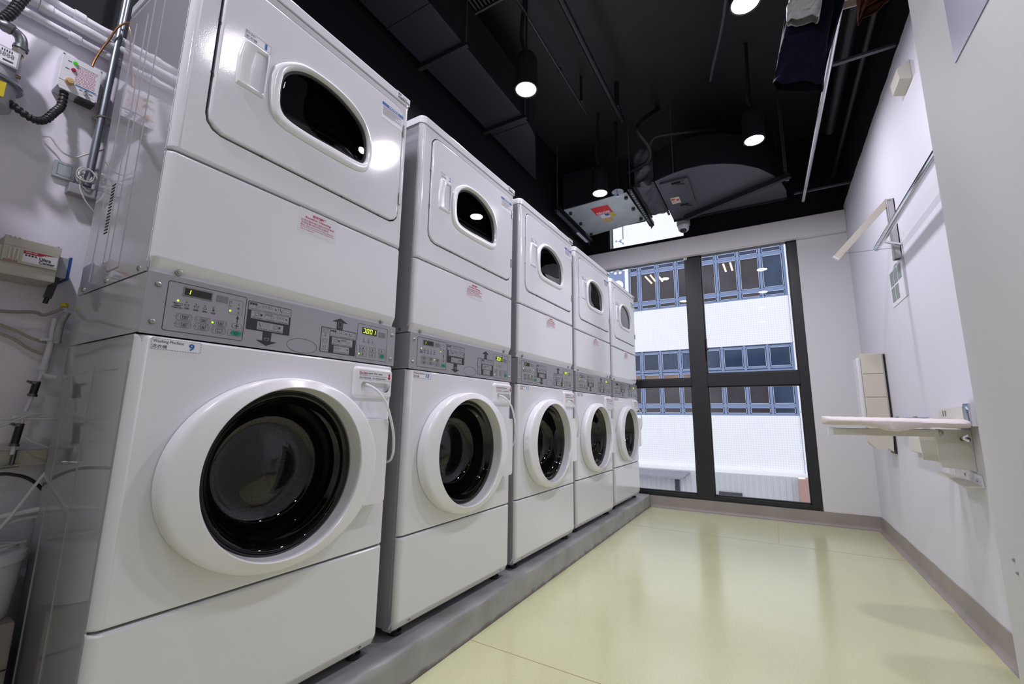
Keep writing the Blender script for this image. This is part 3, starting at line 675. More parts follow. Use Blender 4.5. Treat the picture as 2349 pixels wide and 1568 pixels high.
    mb.text('\u53ca\u6392\u6c23\u7ba1\u5167\u7684\u6bdb\u7c92\u53ca\u7e96\u7dad\u3002', x, .324, .416, 1.4095, 1.416, 'ink_pink', .01)
    mb.text('Must clean and remove lint inside lint', x, .324, .432, 1.403, 1.408, 'ink_pink', .01); mb.text('drawer and exhaust duct of gas fired', x, .324, .432, 1.3965, 1.4015, 'ink_pink', .01); mb.text('dryer regularly', x, .324, .367, 1.390, 1.395, 'ink_pink', .01)
    B(mb, 'cleaning_sticker', lp)
    # --- dryer cabinet
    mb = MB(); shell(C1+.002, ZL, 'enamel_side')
    for x in (-.014, -.190, -.262): mb.box(x-.0012, x+.0012, e-.0014, e+.001, C1+.04 if x < -.1 else C1+.01, ZL-.02, 'enamel_side')
    mb.box(-.305, -.3, e-.0014, e+.001, C1+.07, ZL-.06, 'enamel_side'); mb.box(-.385, -.382, e-.0014, e+.001, C1+.03, ZL-.05, 'enamel_side')
    mb.box(-.262, -.19, e-.0014, e+.001, C1+.040, C1+.043, 'enamel_side')
    for k in range(16): mb.box(-.335, -.312, e-.001, e+.001, 1.32+k*.009, 1.323+k*.009, 'seam')
    mb.box(XBK, -.016, e-.0016, e, C1+.002, C1+.026, 'enamel_side')
    # interior behind the door
    mb.box(-.03, -.024, .03, W-.03, ZD+.02, ZL-.01, 'seam')
    dc = B(mb, 'dryer_cabinet')
    for x in (-.057, -.251, -.408):
        B(MB().lathe((x, e-.0016, C1+.014), [(.0055, 0), (.0052, -.0025), (.003, -.0036), (.0003, -.0038)], 'screw_steel', 14, (1, 0, 2)), 'screw', dc)
    # dryer front frame with opening
    H = resample(rrect(.057, .685, 1.543, 2.013, .045, 8), 96)
    mb = MB(); front(mb, W, [(ZD+.003, -.004), (ZD+.006, 0), (ZD+.010, .002), (ZL-.004, .002), (ZL-.001, 0)], 'enamel', hole=H)
    loops(mb, [(.002, H), (.000, offset(H, -.0015))], 'enamel'); loops(mb, [(.000, offset(H, -.0015)), (-.018, offset(H, -.002))], 'gasket')
    B(mb, 'dryer_front')
    mb = MB()
    prof = rrect(XBK-.004, .0075, -.003, W+.003, .028, 6)
    vs = []; fs = []; n = len(prof)
    for z, s_ in ((ZL+.001, 0), (ZT-.010, 0), (ZT-.003, -.003), (ZT, -.010)):
        vs += [(a, b_, z) for a, b_ in offset(prof, s_)]
    for i in range(3):
        for k in range(n): fs.append((i*n+k, i*n+(k+1) % n, (i+1)*n+(k+1) % n, (i+1)*n+k))
    fs.append(tuple(range(n))); fs.append(tuple(range(3*n, 4*n))); mb.add(vs, fs, 'enamel')
    tp = B(mb, 'top_panel')
    mb = MB(); x = .0078; mb.q(x, .640, .706, 2.040, 2.069, 'paper', .0003); x += .0003; yy = .645
    while yy < .702:
        b_ = random.choice((.0006, .001, .0018)); mb.q(x, yy, yy+b_, 2.0425, 2.052, 'ink_black'); yy += b_+random.choice((.0007, .0014))
    mb.text('ASSET', x, .668, .690, 2.0555, 2.061, 'ink_black', .02) if False else mb.q(x, .668, .690, 2.056, 2.0585, 'ink_grey'); mb.q(x, .645, .660, 2.056, 2.064, 'ink_grey')
    B(mb, 'barcode_sticker', tp)
    # dryer door
    ring_o = [(.193, 1.740), (.193, 1.790), (.205, 1.835), (.246, 1.876), (.295, 1.898), (.375, 1.902), (.455, 1.886), (.510, 1.848), (.540, 1.795), (.546, 1.735), (.530, 1.680), (.490, 1.660), (.400, 1.656), (.320, 1.656), (.241, 1.661), (.205, 1.685)]
    ring_i = [(.223, 1.745), (.224, 1.790), (.232, 1.828), (.262, 1.862), (.310, 1.883), (.376, 1.886), (.440, 1.871), (.500, 1.838), (.524, 1.795), (.530, 1.740), (.520, 1.703), (.490, 1.691), (.400, 1.688), (.320, 1.685), (.255, 1.690), (.230, 1.708)]
    ro = resample(smoothloop(ring_o), 96); ri = resample(smoothloop(ring_i), 96)
    D = resample(rrect(.0615, .6805, 1.5475, 2.0085, .041, 8), 96)
    def align(A, Bp):
        k = min(range(len(A)), key=lambda i: math.dist(A[i], Bp[0])); return A[k:]+A[:k]
    # polar re-ordering so that loops match by angle
    cy, cz = .375, 1.775
    def ray(Pl, n=120):
        out = []
        for k in range(n):
            a = 2*PI*k/n; dx, dz = math.cos(a), math.sin(a); best = None
            for i in range(len(Pl)):
                (x1, y1), (x2, y2) = Pl[i], Pl[(i+1) % len(Pl)]; ex, ey = x2-x1, y2-y1; den = dx*ey-dz*ex
                if abs(den) < 1e-12: continue
                t_ = ((x1-cy)*ey-(y1-cz)*ex)/den; u = ((x1-cy)*dz-(y1-cz)*dx)/den
                if t_ > 0 and -1e-6 <= u <= 1+1e-6: best = t_ if best is None else min(best, t_)
            out.append((cy+dx*best, cz+dz*best))
        return out
    D = ray(rrect(.0640, .6815, 1.5500, 2.0095, .040, 10)); ro = ray(smoothloop(ring_o)); ri = ray(smoothloop(ring_i))
    mb = MB()
    loops(mb, [(-.016, D), (.001, D), (.005, offset(D, -.003)), (.006, offset(D, -.007)), (.006, offset(ro, .001))], 'enamel')
    loops(mb, [(.004, offset(ro, .001)), (.010, offset(ro, -.001)), (.0155, offset(ro, -.006)), (.0165, offset(ro, -.012)), (.0155, offset(ri, .006)), (.011, offset(ri, .001)), (-.006, offset(ri, -.003))], 'door_plastic')
    dd = B(mb, 'dryer_door', None, 40)
    mb = MB(); loops(mb, [(.001, offset(ri, -.001)), (.003, offset(ri, -.004)), (.000, offset(ri, -.006)), (-.002, offset(ri, -.009)), (-.002, offset(ri, -.012))], 'gasket'); B(mb, 'window_seal', dd)
    mb = MB(); loops(mb, [(-.001, offset(ri, -.008)), (.001, offset(ri, -.012)), (.002, [(cy+(a-cy)*.5, cz+(b_-cz)*.5) for a, b_ in ri])], 'dryer_glass', cap_last=True); B(mb, 'door_window', dd, 60)
    # door handle: scooped cup
    ho = [(.112, 1.709), (.182, 1.709), (.185, 1.716), (.185, 1.840), (.181, 1.847), (.128, 1.847), (.117, 1.841), (.109, 1.790), (.109, 1.740)]
    hi = [(.145, 1.722), (.179, 1.717), (.1815, 1.722), (.1815, 1.832), (.178, 1.836), (.152, 1.833), (.147, 1.826), (.141, 1.785), (.141, 1.750)]
    ho = resample(ho, 54); hi = resample(hi, 54)
    mb = MB(); loops(mb, [(.004, offset(ho, .001)), (.009, ho), (.0125, offset(ho, -.003)), (.0135, offset(ho, -.006)), (.0115, offset(hi, .002)), (.010, hi), (-.014, [(a+(.010 if a < .16 else 0), b_) for a, b_ in offset(hi, -.002)])], 'door_plastic', cap_last=True)
    B(mb, 'door_handle', dd, 40)
    mb = MB(); x = .0062; mb.q(x, .577, .678, 1.918, 1.980, 'paper', .0003); x += .0003; mb.q(x, .577, .678, 1.968, 1.980, 'ink_blue', .0003); mb.text('NOTICE', x+.0003, .608, .653, 1.9695, 1.9785, 'paper', .02)
    for k in range(9): mb.q(x, .581, .581+[.09, .085, .092, .07, .09, .06, .091, .088, .05][k], 1.963-k*.0038, 1.9642-k*.0038, 'ink_grey')
    B(mb, 'notice_sticker', dd)
    for z in (1.625, 1.900):
        B(MB().cyl((.008, .6825, z), (.008, .6825, z+.045), .0035, 'screw_steel', 10).box(.0022, .005, .683, .694, z+.002, z+.043, 'enamel'), 'hinge', dd)
    for y, z in ((.20, 1.5455), (.45, 1.5455), (.0592, 1.70), (.0592, 1.85), (.0592, 1.97), (.60, 1.5455)): B(MB().lathe((.001, y, z), [(.0035, 0), (.003, .002), (.0003, .0025)], 'rubber', 8), 'bumper', dd)
    return t
def number_labels(t, n_dry, n_wash):
    def find(n): return next(c for c in t.children if c.name.split('.')[0] == n)
    dd = find('dryer_door'); fp = find('front_panel')
    mb = MB(); x = .0062; mb.q(x, .118, .187, 1.8505, 1.876, 'paper', .0003); x += .0003
    mb.fx(x, .1185, .1865, 1.851, 1.8755, 'ink_grey', .0005, .0003)
    mb.text('Dryer', x, .1205, .145, 1.8645, 1.8735, 'ink_black'); mb.text('\u4e7e\u8863\u6a5f', x, .121, .149, 1.8535, 1.8625, 'ink_black'); mb.text(n_dry, x, .170, .176 if n_dry == '1' else .1795, 1.854, 1.8725, 'ink_blue', .02)
    mb.build('number_sticker', dd, ORG)
    mb = MB(); x = .0002; mb.q(x, .0235, .118, .9965, 1.0215, 'paper', .0003); x += .0003
    for k in range(18):
        for zz in (.9970, 1.0205): mb.q(x, .0245+k*.0052, .0275+k*.0052, zz, zz+.0006, 'ink_black')
    for k in range(4):
        for yy in (.0238, .1172): mb.q(x, yy, yy+.0006, .998+k*.006, 1.0015+k*.006, 'ink_black')
    mb.text('Washing Machine', x, .0265, .083, 1.0095, 1.018, 'ink_black', .0); mb.text('\u6d17\u8863\u6a5f', x, .0255, .053, .999, 1.0075, 'ink_black')
    wd = .0115 if len(n_wash) == 1 else .018
    mb.text(n_wash, x, .099-wd/2, .099+wd/2, 1.0005, 1.0165, 'ink_blue', .03)
    mb.build('number_sticker', fp, ORG)
T0 = build_tower()
FIT = [(-.0111, .0095, -.0166, -.0015), (-.0012, .0012, -.0151, -.0001), (.0076, -.0130, -.0179, .0009), (.0061, -.0150, -.0230, .0005), (-.0013, .0174, -.0159, .0003)]
LAB = ['white washer and dryer tower nearest the camera, its washer marked 9', 'white washer and dryer tower marked 10, second along the row', 'white washer and dryer tower marked 11, middle of the row',
       'white washer and dryer tower, fourth from the camera', 'white washer and dryer tower farthest away, beside the window']
TOW = [T0]+[copy_tree(T0) for _ in range(4)]
for k, t in enumerate(TOW):
    mx, my, mr, mz = FIT[k]
    t.location = (mx, k*P+my+W/2, ZK); t.rotation_euler = (0, 0, mr)
    t['label'] = LAB[k]; t['category'] = 'washing machine'; t['group'] = 'stacked washers and dryers along the kerb'
    number_labels(t, str(k+1), str(9+k))

#PART2
# ------------------------------------------------------------------ ceiling services
DG = 'services hung under the black ceiling'
# long supply duct
t = thing('ventilation_duct', 'long black rectangular duct running along the ceiling above the dryers', 'duct', (-.35, 1.2, 2.9)); O = (-.35, 1.2, 2.9)
mb = MB(); mb.box(-.50, -.20, -.6, 2.03, 2.90, 3.20, 'duct_black', .002)
mb.add([(-.50, 2.03, 2.90), (-.20, 2.03, 2.90), (-.235, 2.19, 2.91), (-.53, 2.77, 2.93), (-.50, 2.03, 3.2), (-.20, 2.03, 3.2), (-.235, 2.19, 3.2), (-.53, 2.77, 3.2)], [(0, 3, 2, 1), (4, 5, 6, 7), (1, 2, 6, 5), (2, 3, 7, 6), (3, 0, 4, 7)], 'duct_black')
mb.build('duct_body', t, O)
MB().box(-.505, -.197, 2.024, 2.034, 2.896, 3.205, 'duct_black', .001).build('duct_flange', t, O); MB().box(-.505, -.195, 1.0, 1.006, 2.896, 3.205, 'duct_black').build('duct_flange', t, O)
for y in (.55, 1.28, 1.95):
    for x in (-.515, -.185): MB().cyl((x, y, 2.89), (x, y, ZC), .004, 'duct_grey', 6).build('hanging_rod', t, O)
    MB().box(-.53, -.17, y-.012, y+.012, 2.875, 2.895, 'duct_black').build('support_bar', t, O)
mb = MB()
for k in range(9): mb.box(-.09+k*.022, -.082+k*.022, .35, 1.24, 3.02, 3.07, 'duct_black')
mb.box(-.10, .12, 1.24, 1.25, 3.01, 3.08, 'duct_black'); mb.box(-.10, .12, .34, .35, 3.01, 3.08, 'duct_black'); mb.box(-.10, .12, .35, 1.24, 3.07, 3.075, 'duct_black')
mb.cyl((-.09, .4, 3.07), (-.09, .4, ZC), .005, 'duct_black', 6); mb.cyl((.11, 1.2, 3.07), (.11, 1.2, ZC), .005, 'duct_black', 6)
single('ceiling_grille', mb, 'black slatted grille beside the long duct at the top of the photo', 'vent')
# pipes under the ceiling
single('ceiling_pipe', MB().tube([(.274, .3, 3.2), (.274, 2.56, 3.2), (.274, 2.60, 3.25), (.274, 2.60, ZC)], .019, 'duct_black', 12, 4), 'thick black pipe running straight under the ceiling to the cable bundle', 'pipe')
single('ceiling_pipe', MB().tube([(.054, .3, 3.2), (.054, 2.37, 3.2), (.054, 2.40, 3.24), (.054, 2.40, ZC)], .010, 'duct_black', 10, 4).cyl((.054, 2.0, 3.2), (.054, 2.02, 3.2), .016, 'duct_black'), 'thin black pipe under the ceiling left of the thick one', 'pipe')
single('ceiling_pipe', MB().tube([(1.10, .6, 3.33), (1.12, 1.9, 3.33), (.95, 2.7, 3.33), (.93, 2.9, ZC)], .010, 'duct_grey', 8, 6), 'thin curved conduit on the open part of the ceiling', 'pipe')
single('ceiling_pipe', MB().tube([(1.70, .5, 3.05), (1.70, 3.2, 3.05), (1.70, 3.24, 3.09), (1.70, 3.24, ZC)], .035, 'duct_black', 14, 4), 'fat black pipe beside the clothes rail near the right wall', 'pipe')
single('ceiling_pipe', MB().tube([(1.78, .5, 2.98), (1.78, 4.05, 2.98)], .018, 'duct_black', 12), 'slim black pipe nearest the right wall above the paint edge', 'pipe')
single('cable_bundle', MB().tube([(.50, 3.05, ZC), (.42, 2.85, 3.25), (.38, 2.78, 3.12), (.44, 2.9, 3.02), (.40, 3.0, 2.96), (.20, 3.12, 2.98)], .016, 'rubber', 8, 8).tube([(.44, 2.9, 3.02), (.50, 2.88, 3.08), (.68, 2.95, 3.10), (.86, 3.08, 3.14), (.95, 3.2, 3.2)], .012, 'rubber', 8, 8), 'black cables looping down from the ceiling to the fan box', 'cable')
# fan box with galvanised access panel
t = thing('fan_box', 'ceiling fan box with silver metal bottom panel and red sticker', 'ventilation unit', (-.13, 3.45, 2.8)); O = (-.13, 3.45, 2.8)
MB().box(-.44, .185, 3.16, 3.80, 2.806, 3.16, 'duct_black', .004).build('fan_casing', t, O)
pn = MB().add([(-.440, 3.175, 2.800), (.180, 3.125, 2.800), (.190, 3.745, 2.800), (-.440, 3.860, 2.800), (-.440, 3.175, 2.806), (.180, 3.125, 2.806), (.190, 3.745, 2.806), (-.440, 3.860, 2.806)], [(0, 1, 2, 3), (7, 6, 5, 4), (0, 4, 5, 1), (1, 5, 6, 2), (2, 6, 7, 3), (3, 7, 4, 0)], 'galv').build('access_panel', t, O)
for x, y in ((-.40, 3.24), (-.40, 3.50), (-.40, 3.80), (.155, 3.20), (.155, 3.44), (.165, 3.68)):
    MB().cyl((x, y, 2.80), (x, y, 2.778), .016, 'black_plastic', 12).build('knob', pn, O)
mb = MB()
def flat(x0, x1, y0, y1, m, z=2.7996, s_=.0): return mb.add([(x0, y0, z), (x1, y0, z), (x1+s_, y1, z), (x0+s_, y1, z), (x0, y0, z-.0006), (x1, y0, z-.0006), (x1+s_, y1, z-.0006), (x0+s_, y1, z-.0006)], [(0, 1, 2, 3), (7, 6, 5, 4), (0, 4, 5, 1), (1, 5, 6, 2), (2, 6, 7, 3), (3, 7, 4, 0)], m)
flat(-.205, -.036, 3.262, 3.425, 'red'); flat(-.175, -.085, 3.43, 3.51, 'paper'); flat(-.125, -.085, 3.43, 3.47, 'ink_blue', 2.7988); flat(-.08, -.035, 3.44, 3.52, 'yellow', 2.7988); flat(-.178, -.083, 3.52, 3.61, 'amber')
def fk(u, v): return (-.188+u*.135, 3.415-v*.045, 2.7985)
mb.text('KRUGER', 0, 0, 1, 0, 1, 'paper', .03, f=fk)
mb.build('maker_sticker', pn, O)
for nm, (x0, x1), (y0, y1) in (('a', (-.505, -.455), (3.08, 3.98)), ('b', (.205, .250), (3.04, 3.87))):
    mb = MB(); mb.box(x0, x1, y0, y1, 2.775, 2.782, 'duct_black'); mb.box(x0, x0+.006, y0, y1, 2.775, 2.815, 'duct_black'); mb.box(x1-.006, x1, y0, y1, 2.775, 2.815, 'duct_black')
    for k in range(18): mb.box((x0+x1)/2-.008, (x0+x1)/2+.008, y0+.03+k*.047, y0+.055+k*.047, 2.7738, 2.7752, 'conduit')
    mb.build('channel_rail', t, O)
    for y in (y0+.03, y1-.03): MB().cyl(((x0+x1)/2, y, 2.74), ((x0+x1)/2, y, ZC), .005, 'duct_grey', 8).build('hanging_rod', t, O)
single('strip_light', MB().box(-.50, -.475, 3.62, 3.90, 2.750, 2.764, 'paper', .003).box(-.50, -.47, 3.12, 3.93, 2.764, 2.7725, 'duct_grey'), 'thin pale strip under the left rail of the fan box', 'strip')
# flexible connector: wrinkled black fabric sleeve
vs = []; fs = []; nu, nv = 16, 60
for i in range(nu+1):
    u = i/nu
    for j in range(nv):
        a = j/nv; c = a*4; sd = int(c); f_ = c-sd
        y = [3.10+.6*f_, 3.70, 3.70-.6*f_, 3.10][sd]; z = [2.815, 2.815+.33*f_, 3.145, 3.145-.33*f_][sd]
        wv = .014*math.sin(u*9+j*1.3)*math.sin(u*PI)+.02*math.sin(u*PI)*math.sin(j*.9+2*u); z -= wv if sd == 0 else 0; y += wv if sd in (1, 3) else 0
        vs.append((.262+u*.16, y, z))
for i in range(nu):
    for j in range(nv): fs.append((i*nv+j, i*nv+(j+1) % nv, (i+1)*nv+(j+1) % nv, (i+1)*nv+j))
single('flexible_connector', MB().add(vs, fs, 'duct_grey').box(.255, .268, 3.07, 3.73, 2.800, 2.815, 'duct_black').box(.415, .432, 3.05, 3.74, 2.795, 2.812, 'duct_black'), 'wrinkled black fabric sleeve between fan box and curved duct', 'duct connector', None, 60)
# curved duct
pts = [(.44, 3.06), (.576, 3.012), (.70, 2.99), (.83, 3.00), (.953, 3.048), (1.077, 3.125), (1.2, 3.252), (1.30, 3.42), (1.36, 3.57), (1.40, 3.74), (1.41, 3.89), (.44, 3.89)]
t = thing('curved_duct', 'big black duct with rounded outline above the window end', 'duct', (.9, 3.5, 2.8)); O = (.9, 3.5, 2.8)
MB().prism(pts, 2, 2.806, 3.06, 'duct_black').prism(pts, 2, 2.80, 2.8055, 'duct_grey').build('duct_body', t, O)  # grey underside, blacker sides: the shade on the sides is put into the colour
dp = MB().box(.468, .692, 3.10, 3.60, 2.782, 2.800, 'duct_grey', .004).build('access_door', t, O)
for y in (3.135, 3.555): MB().box(.56, .63, y-.012, y+.012, 2.768, 2.782, 'black_plastic', .003).cyl((.60, y, 2.77), (.66, y+.02, 2.765), .006, 'black_plastic', 8).build('latch', dp, O)
mb = MB(); flat(.50, .575, 3.38, 3.50, 'beige_light', 2.7816); flat(.505, .535, 3.40, 3.43, 'red', 2.7808); flat(.545, .57, 3.42, 3.45, 'red', 2.7808); flat(.51, .53, 3.45, 3.48, 'amber', 2.7808)
mb.build('sticker', dp, O)
MB().box(.44, 1.41, 3.885, 3.90, 2.785, 2.80, 'duct_black').build('duct_flange', t, O)
for x, y in ((1.38, 3.40), (1.36, 3.86), (.6, 3.0)): MB().cyl((x, y, 2.80), (x, y, ZC), .005, 'duct_grey', 8).build('hanging_rod', t, O)
single('strut', MB().obox((.554, 3.834, 2.77), (1.42, 3.422, 2.77), .038, .038, 'duct_black').cyl((1.395, 3.432, 2.73), (1.395, 3.432, ZC), .006, 'duct_grey', 8).cyl((.58, 3.82, 2.73), (.58, 3.82, ZC), .006, 'duct_grey', 8).cyl((1.395, 3.432, 2.735), (1.395, 3.432, 2.75), .014, 'conduit', 6), 'black strut crossing diagonally under the curved duct', 'strut')
single('sprinkler', MB().lathe((.127, 3.04, 2.775), [(.001, 0), (.050, .0), (.052, .004), (.03, .01), (.001, .012)], 'conduit', 28, (2, 0, 1)).cyl((.127, 3.04, 2.775), (.127, 3.04, 2.735), .008, 'chrome', 10).cyl((.127, 3.04, 2.737), (.127, 3.04, 2.733), .018, 'chrome', 12).cyl((.127, 3.04, 2.78), (.127, 3.04, ZC), .014, 'duct_black', 10), 'chrome sprinkler head with round plate beside the fan box', 'sprinkler')
# security camera on its drop post
t = thing('security_camera', 'small white dome camera with grey cube mount over the window header', 'camera', (.52, 3.93, 2.66)); O = (.52, 3.93, 2.66)
MB().box(.462, .580, 3.90, 3.96, 2.74, 2.81, 'grey_plastic', .004).build('mount_box', t, O)
MB().lathe((.521, 3.93, 2.675), [(.001, .0), (.03, .004), (.046, .018), (.052, .04), (.052, .066)], 'paper', 28, (2, 0, 1)).build('housing', t, O)
MB().lathe((.521, 3.915, 2.664), [(.001, .0), (.018, .003), (.030, .014), (.034, .03)], 'black_plastic', 24, (2, 0, 1)).build('lens_dome', t, O)
MB().box(.50, .54, 3.915, 3.945, 2.81, ZC, 'duct_black').build('post', t, O)
# two small fittings high on the ceiling
single('junction_box', MB().box(1.07, 1.15, 1.86, 1.95, 3.36, ZC-.001, 'grey_plastic', .006).box(1.085, 1.12, 1.88, 1.93, 3.358, 3.362, 'ink_blue'), 'small pale box with blue mark on the ceiling left of the hanging navy trousers', 'box')
single('ceiling_sign', MB().box(1.31, 1.40, 1.86, 2.0, 3.37, ZC-.001, 'amber', .004).cyl((1.375, 1.95, 3.34), (1.375, 1.95, 3.37), .02, 'red', 14), 'orange ceiling fitting with red button beside the hanging clothes', 'alarm')

# ------------------------------------------------------------------ clothes rail and clothes
t = thing('clothes_rail', 'polished steel clothes rail hanging from the ceiling near the right wall', 'rail', (1.53, 2.4, 2.70)); O = (1.53, 2.4, 2.70)
MB().cyl((1.565, .9, 2.70), (1.519, 3.77, 2.70), .017, 'chrome', 20).cyl((1.519, 3.77, 2.70), (1.519, 3.80, 2.70), .014, 'conduit', 16).build('rail', t, O)
for y, x in ((1.2, 1.56), (2.2, 1.545), (3.69, 1.521)):
    MB().box(x-.07, XR-.002, y-.010, y+.010, 2.722, 2.736, 'duct_grey').box(x-.012, x+.012, y-.012, y+.012, 2.69, 2.73, 'duct_black').build('support_bar', t, O)
def hanger(y, x0, x1, z, label):
    t = thing('clothes_hanger', label, 'hanger', ((x0+x1)/2, y, z), 'hangers on the clothes rail'); O = ((x0+x1)/2, y, z); xm = 1.553
    MB().tube([(x0, y, z), (xm, y, z+.10), (x1, y, z)], .006, 'black_plastic', 8).cyl((x0, y, z), (x1, y, z), .005, 'black_plastic', 8).build('hanger_frame', t, O)
    MB().tube([(xm, y, z+.10), (xm, y, 2.68), (xm-.019, y, 2.70), (xm, y, 2.721), (xm+.019, y, 2.705)], .0025, 'chrome', 8, 5).build('hook', t, O)
hanger(1.40, 1.29, 1.74, 2.56, 'hanger holding the navy trousers'); hanger(1.335, 1.30, 1.70, 2.555, 'hanger holding the grey knit'); hanger(1.50, 1.40, 1.72, 2.565, 'hanger holding the cream cloth'); hanger(1.28, 1.42, 1.70, 2.56, 'hanger holding the brown cloth')
def sleeve(mb, rows, m, seg=36, thick=.0035, wr=.006, sd=0):
    # rows: (centre x, centre y, z, half width x, half depth y, tilt)
    def ringpts(k, ins):
        cx, cy_, z, hx, hy, tl = rows[k]; out = []
        for j in range(seg):
            a = 2*PI*j/seg; ca, sa = math.cos(a), math.sin(a); e = .55
            x = cx+(hx-ins)*math.copysign(abs(ca)**e, ca); y = cy_+(hy-ins)*math.copysign(abs(sa)**e, sa)
            y += wr*math.sin(j*1.1+k*.5+sd)+wr*.5*math.sin(k*1.3+j*.3); out.append((x, y, z+tl*ca+.25*wr*math.sin(j*.8+sd)))
        return out
    V = []; F = []; K = len(rows)
    R = [ringpts(k, 0) for k in range(K)]+[ringpts(k, thick) for k in reversed(range(K))]
    for r in R: V += r
    for i in range(len(R)-1):
        for j in range(seg): F.append((i*seg+j, i*seg+(j+1) % seg, (i+1)*seg+(j+1) % seg, (i+1)*seg+j))
    mb.add(V, F, m)
def densify(rows, n):
    out = []
    for i in range(len(rows)-1):
        for k in range(n): out.append(tuple(a+(b_-a)*k/n for a, b_ in zip(rows[i], rows[i+1])))
    out.append(rows[-1]); return out
t = thing('trousers', 'dark navy trousers hanging from the rail, one open hem facing down', 'trousers', (1.34, 1.4, 2.1)); O = (1.34, 1.4, 2.1)
mb = MB(); sleeve(mb, densify([(1.42, 1.395, 2.555, .085, .010, 0), (1.395, 1.395, 2.45, .080, .022, 0), (1.355, 1.395, 2.28, .078, .026, -.01), (1.332, 1.395, 2.16, .078, .024, -.022), (1.320, 1.395, 2.10, .078, .030, -.042)], 6), 'navy'); mb.build('trouser_leg', t, O, 60)
mb = MB(); sleeve(mb, densify([(1.47, 1.43, 2.555, .075, .010, 0), (1.44, 1.43, 2.42, .060, .016, 0), (1.39, 1.435, 2.25, .05, .018, -.01), (1.375, 1.435, 2.19, .045, .018, -.02)], 6), 'navy', sd=2); mb.build('trouser_leg', t, O, 60)
MB().box(1.33, 1.56, 1.385, 1.44, 2.545, 2.575, 'navy', .008).build('waistband', t, O)
t = thing('knit_top', 'light grey ribbed knit with a folded cuff hanging before the navy trousers', 'sweater', (1.36, 1.34, 2.3)); O = (1.36, 1.34, 2.3)
mb = MB(); sleeve(mb, densify([(1.43, 1.335, 2.56, .07, .012, 0), (1.385, 1.335, 2.46, .060, .022, 0), (1.366, 1.335, 2.40, .052, .02, -.01), (1.356, 1.335, 2.345, .050, .018, -.014)], 8), 'knit_grey', wr=.007); mb.build('sleeve', t, O, 60)
mb = MB(); sleeve(mb, densify([(1.362, 1.335, 2.385, .056, .024, -.010), (1.352, 1.335, 2.318, .050, .021, -.018)], 6), 'knit_grey', wr=.005, sd=1); mb.build('cuff', t, O, 60)
mb = MB(); sleeve(mb, densify([(1.58, 1.50, 2.56, .14, .012, 0), (1.57, 1.50, 2.50, .125, .02, 0), (1.555, 1.50, 2.455, .115, .024, -.01)], 6), 'cream_cloth', wr=.005); single('cream_shirt', mb, 'cream cloth garment whose hem shows above the steel rail', 'shirt', None, 60)
mb = MB(); sleeve(mb, densify([(1.60, 1.28, 2.56, .10, .012, 0), (1.575, 1.28, 2.36, .07, .024, .0), (1.555, 1.28, 2.255, .055, .03, .025), (1.545, 1.28, 2.225, .048, .03, .032)], 7), 'brown_cloth', wr=.008); single('brown_shirt', mb, 'dark brown garment hanging nearest the white column', 'shirt', None, 60)

# ------------------------------------------------------------------ right wall things
# fold-down drying bracket
t = thing('folding_bracket', 'cream folding metal bracket opened out from the right wall with thin stay wire', 'bracket', (XR, 2.63, 1.74)); O = (XR, 2.63, 1.74)
mb = MB(); X1 = XR-.0012
for a in [(XR-.030, X1, 2.607, 2.610), (XR-.030, X1, 2.650, 2.653)]: mb.box(a[0], a[1], a[2], a[3], 1.735, 2.085, 'paint_grey')
mb.box(X1-.003, X1, 2.607, 2.653, 1.735, 2.085, 'paint_grey'); mb.box(XR-.032, XR-.029, 2.607, 2.653, 1.735, 2.085, 'paint_grey'); mb.build('wall_channel', t, O); MB().box(XR-.027, XR-.005, 2.611, 2.649, 1.7345, 1.7365, 'rubber').build('channel_end', t, O)
MB().obox((XR-.020, 2.632, 2.085), (1.545, 2.632, 1.792), .034, .022, 'beige_light', (0, 1, 0)).build('arm', t, O)
MB().obox((1.545, 2.632, 1.792), (1.538, 2.632, 1.785), .036, .024, 'paper', (0, 1, 0)).build('end_cap', t, O)
MB().cyl((1.575, 2.625, 1.81), (XR-.032, 2.62, 1.80), .0014, 'conduit', 6).build('stay_wire', t, O)
MB().cyl((XR-.02, 2.60, 2.078), (XR-.02, 2.66, 2.078), .005, 'screw_steel', 10).build('pivot_pin', t, O)
# towel rail
t = thing('wall_rail', 'chrome tube rail fixed along the right wall', 'rail', (XR, 2.3, 1.87)); O = (XR, 2.3, 1.87)
MB().cyl((XR-.085, 1.30, 1.835), (XR-.085, 2.70, 1.835), .0165, 'chrome', 24).build('tube', t, O)
for y in (1.45, 2.58): MB().obox((XR-.085, y, 1.835), (XR-.001, y, 1.80), .016, .010, 'chrome').build('bracket', t, O)
# switch box half hidden by the column
single('wall_box', MB().prism([(XR-.001, 2.43), (XR-.045, 2.445), (XR-.050, 2.50), (XR-.001, 2.53)], 1, 2.06, 2.19, 'cream_metal'), 'beige box high on the right wall, half hidden by the column', 'box')
# instruction sheet in an acrylic sleeve
t = thing('instruction_sheet', 'instruction sheet with five grey photos on the right wall', 'poster', (XR, 2.75, 1.52)); O = (XR, 2.75, 1.52)
MB().box(XR-.003, XR-.0005, 2.585, 2.925, 1.520, 1.750, 'paper', .0008).build('sheet', t, O)
for i, (y, z) in enumerate(((2.86, 1.640), (2.775, 1.640), (2.69, 1.640), (2.86, 1.545), (2.775, 1.545))):
    MB().box(XR-.0042, XR-.0028, y-.036, y+.036, z, z+.083, 'photo_grey').build('photo', t, O)
MB().box(XR-.004, XR-.0028, 2.70, 2.80, 1.731, 1.734, 'ink_grey').box(XR-.004, XR-.0028, 2.72, 2.78, 1.738, 1.741, 'ink_grey').build('caption', t, O)
MB().box(XR-.008, XR-.0035, 2.578, 2.600, 1.515, 1.755, 'acrylic', .001).build('holder_edge', t, O)
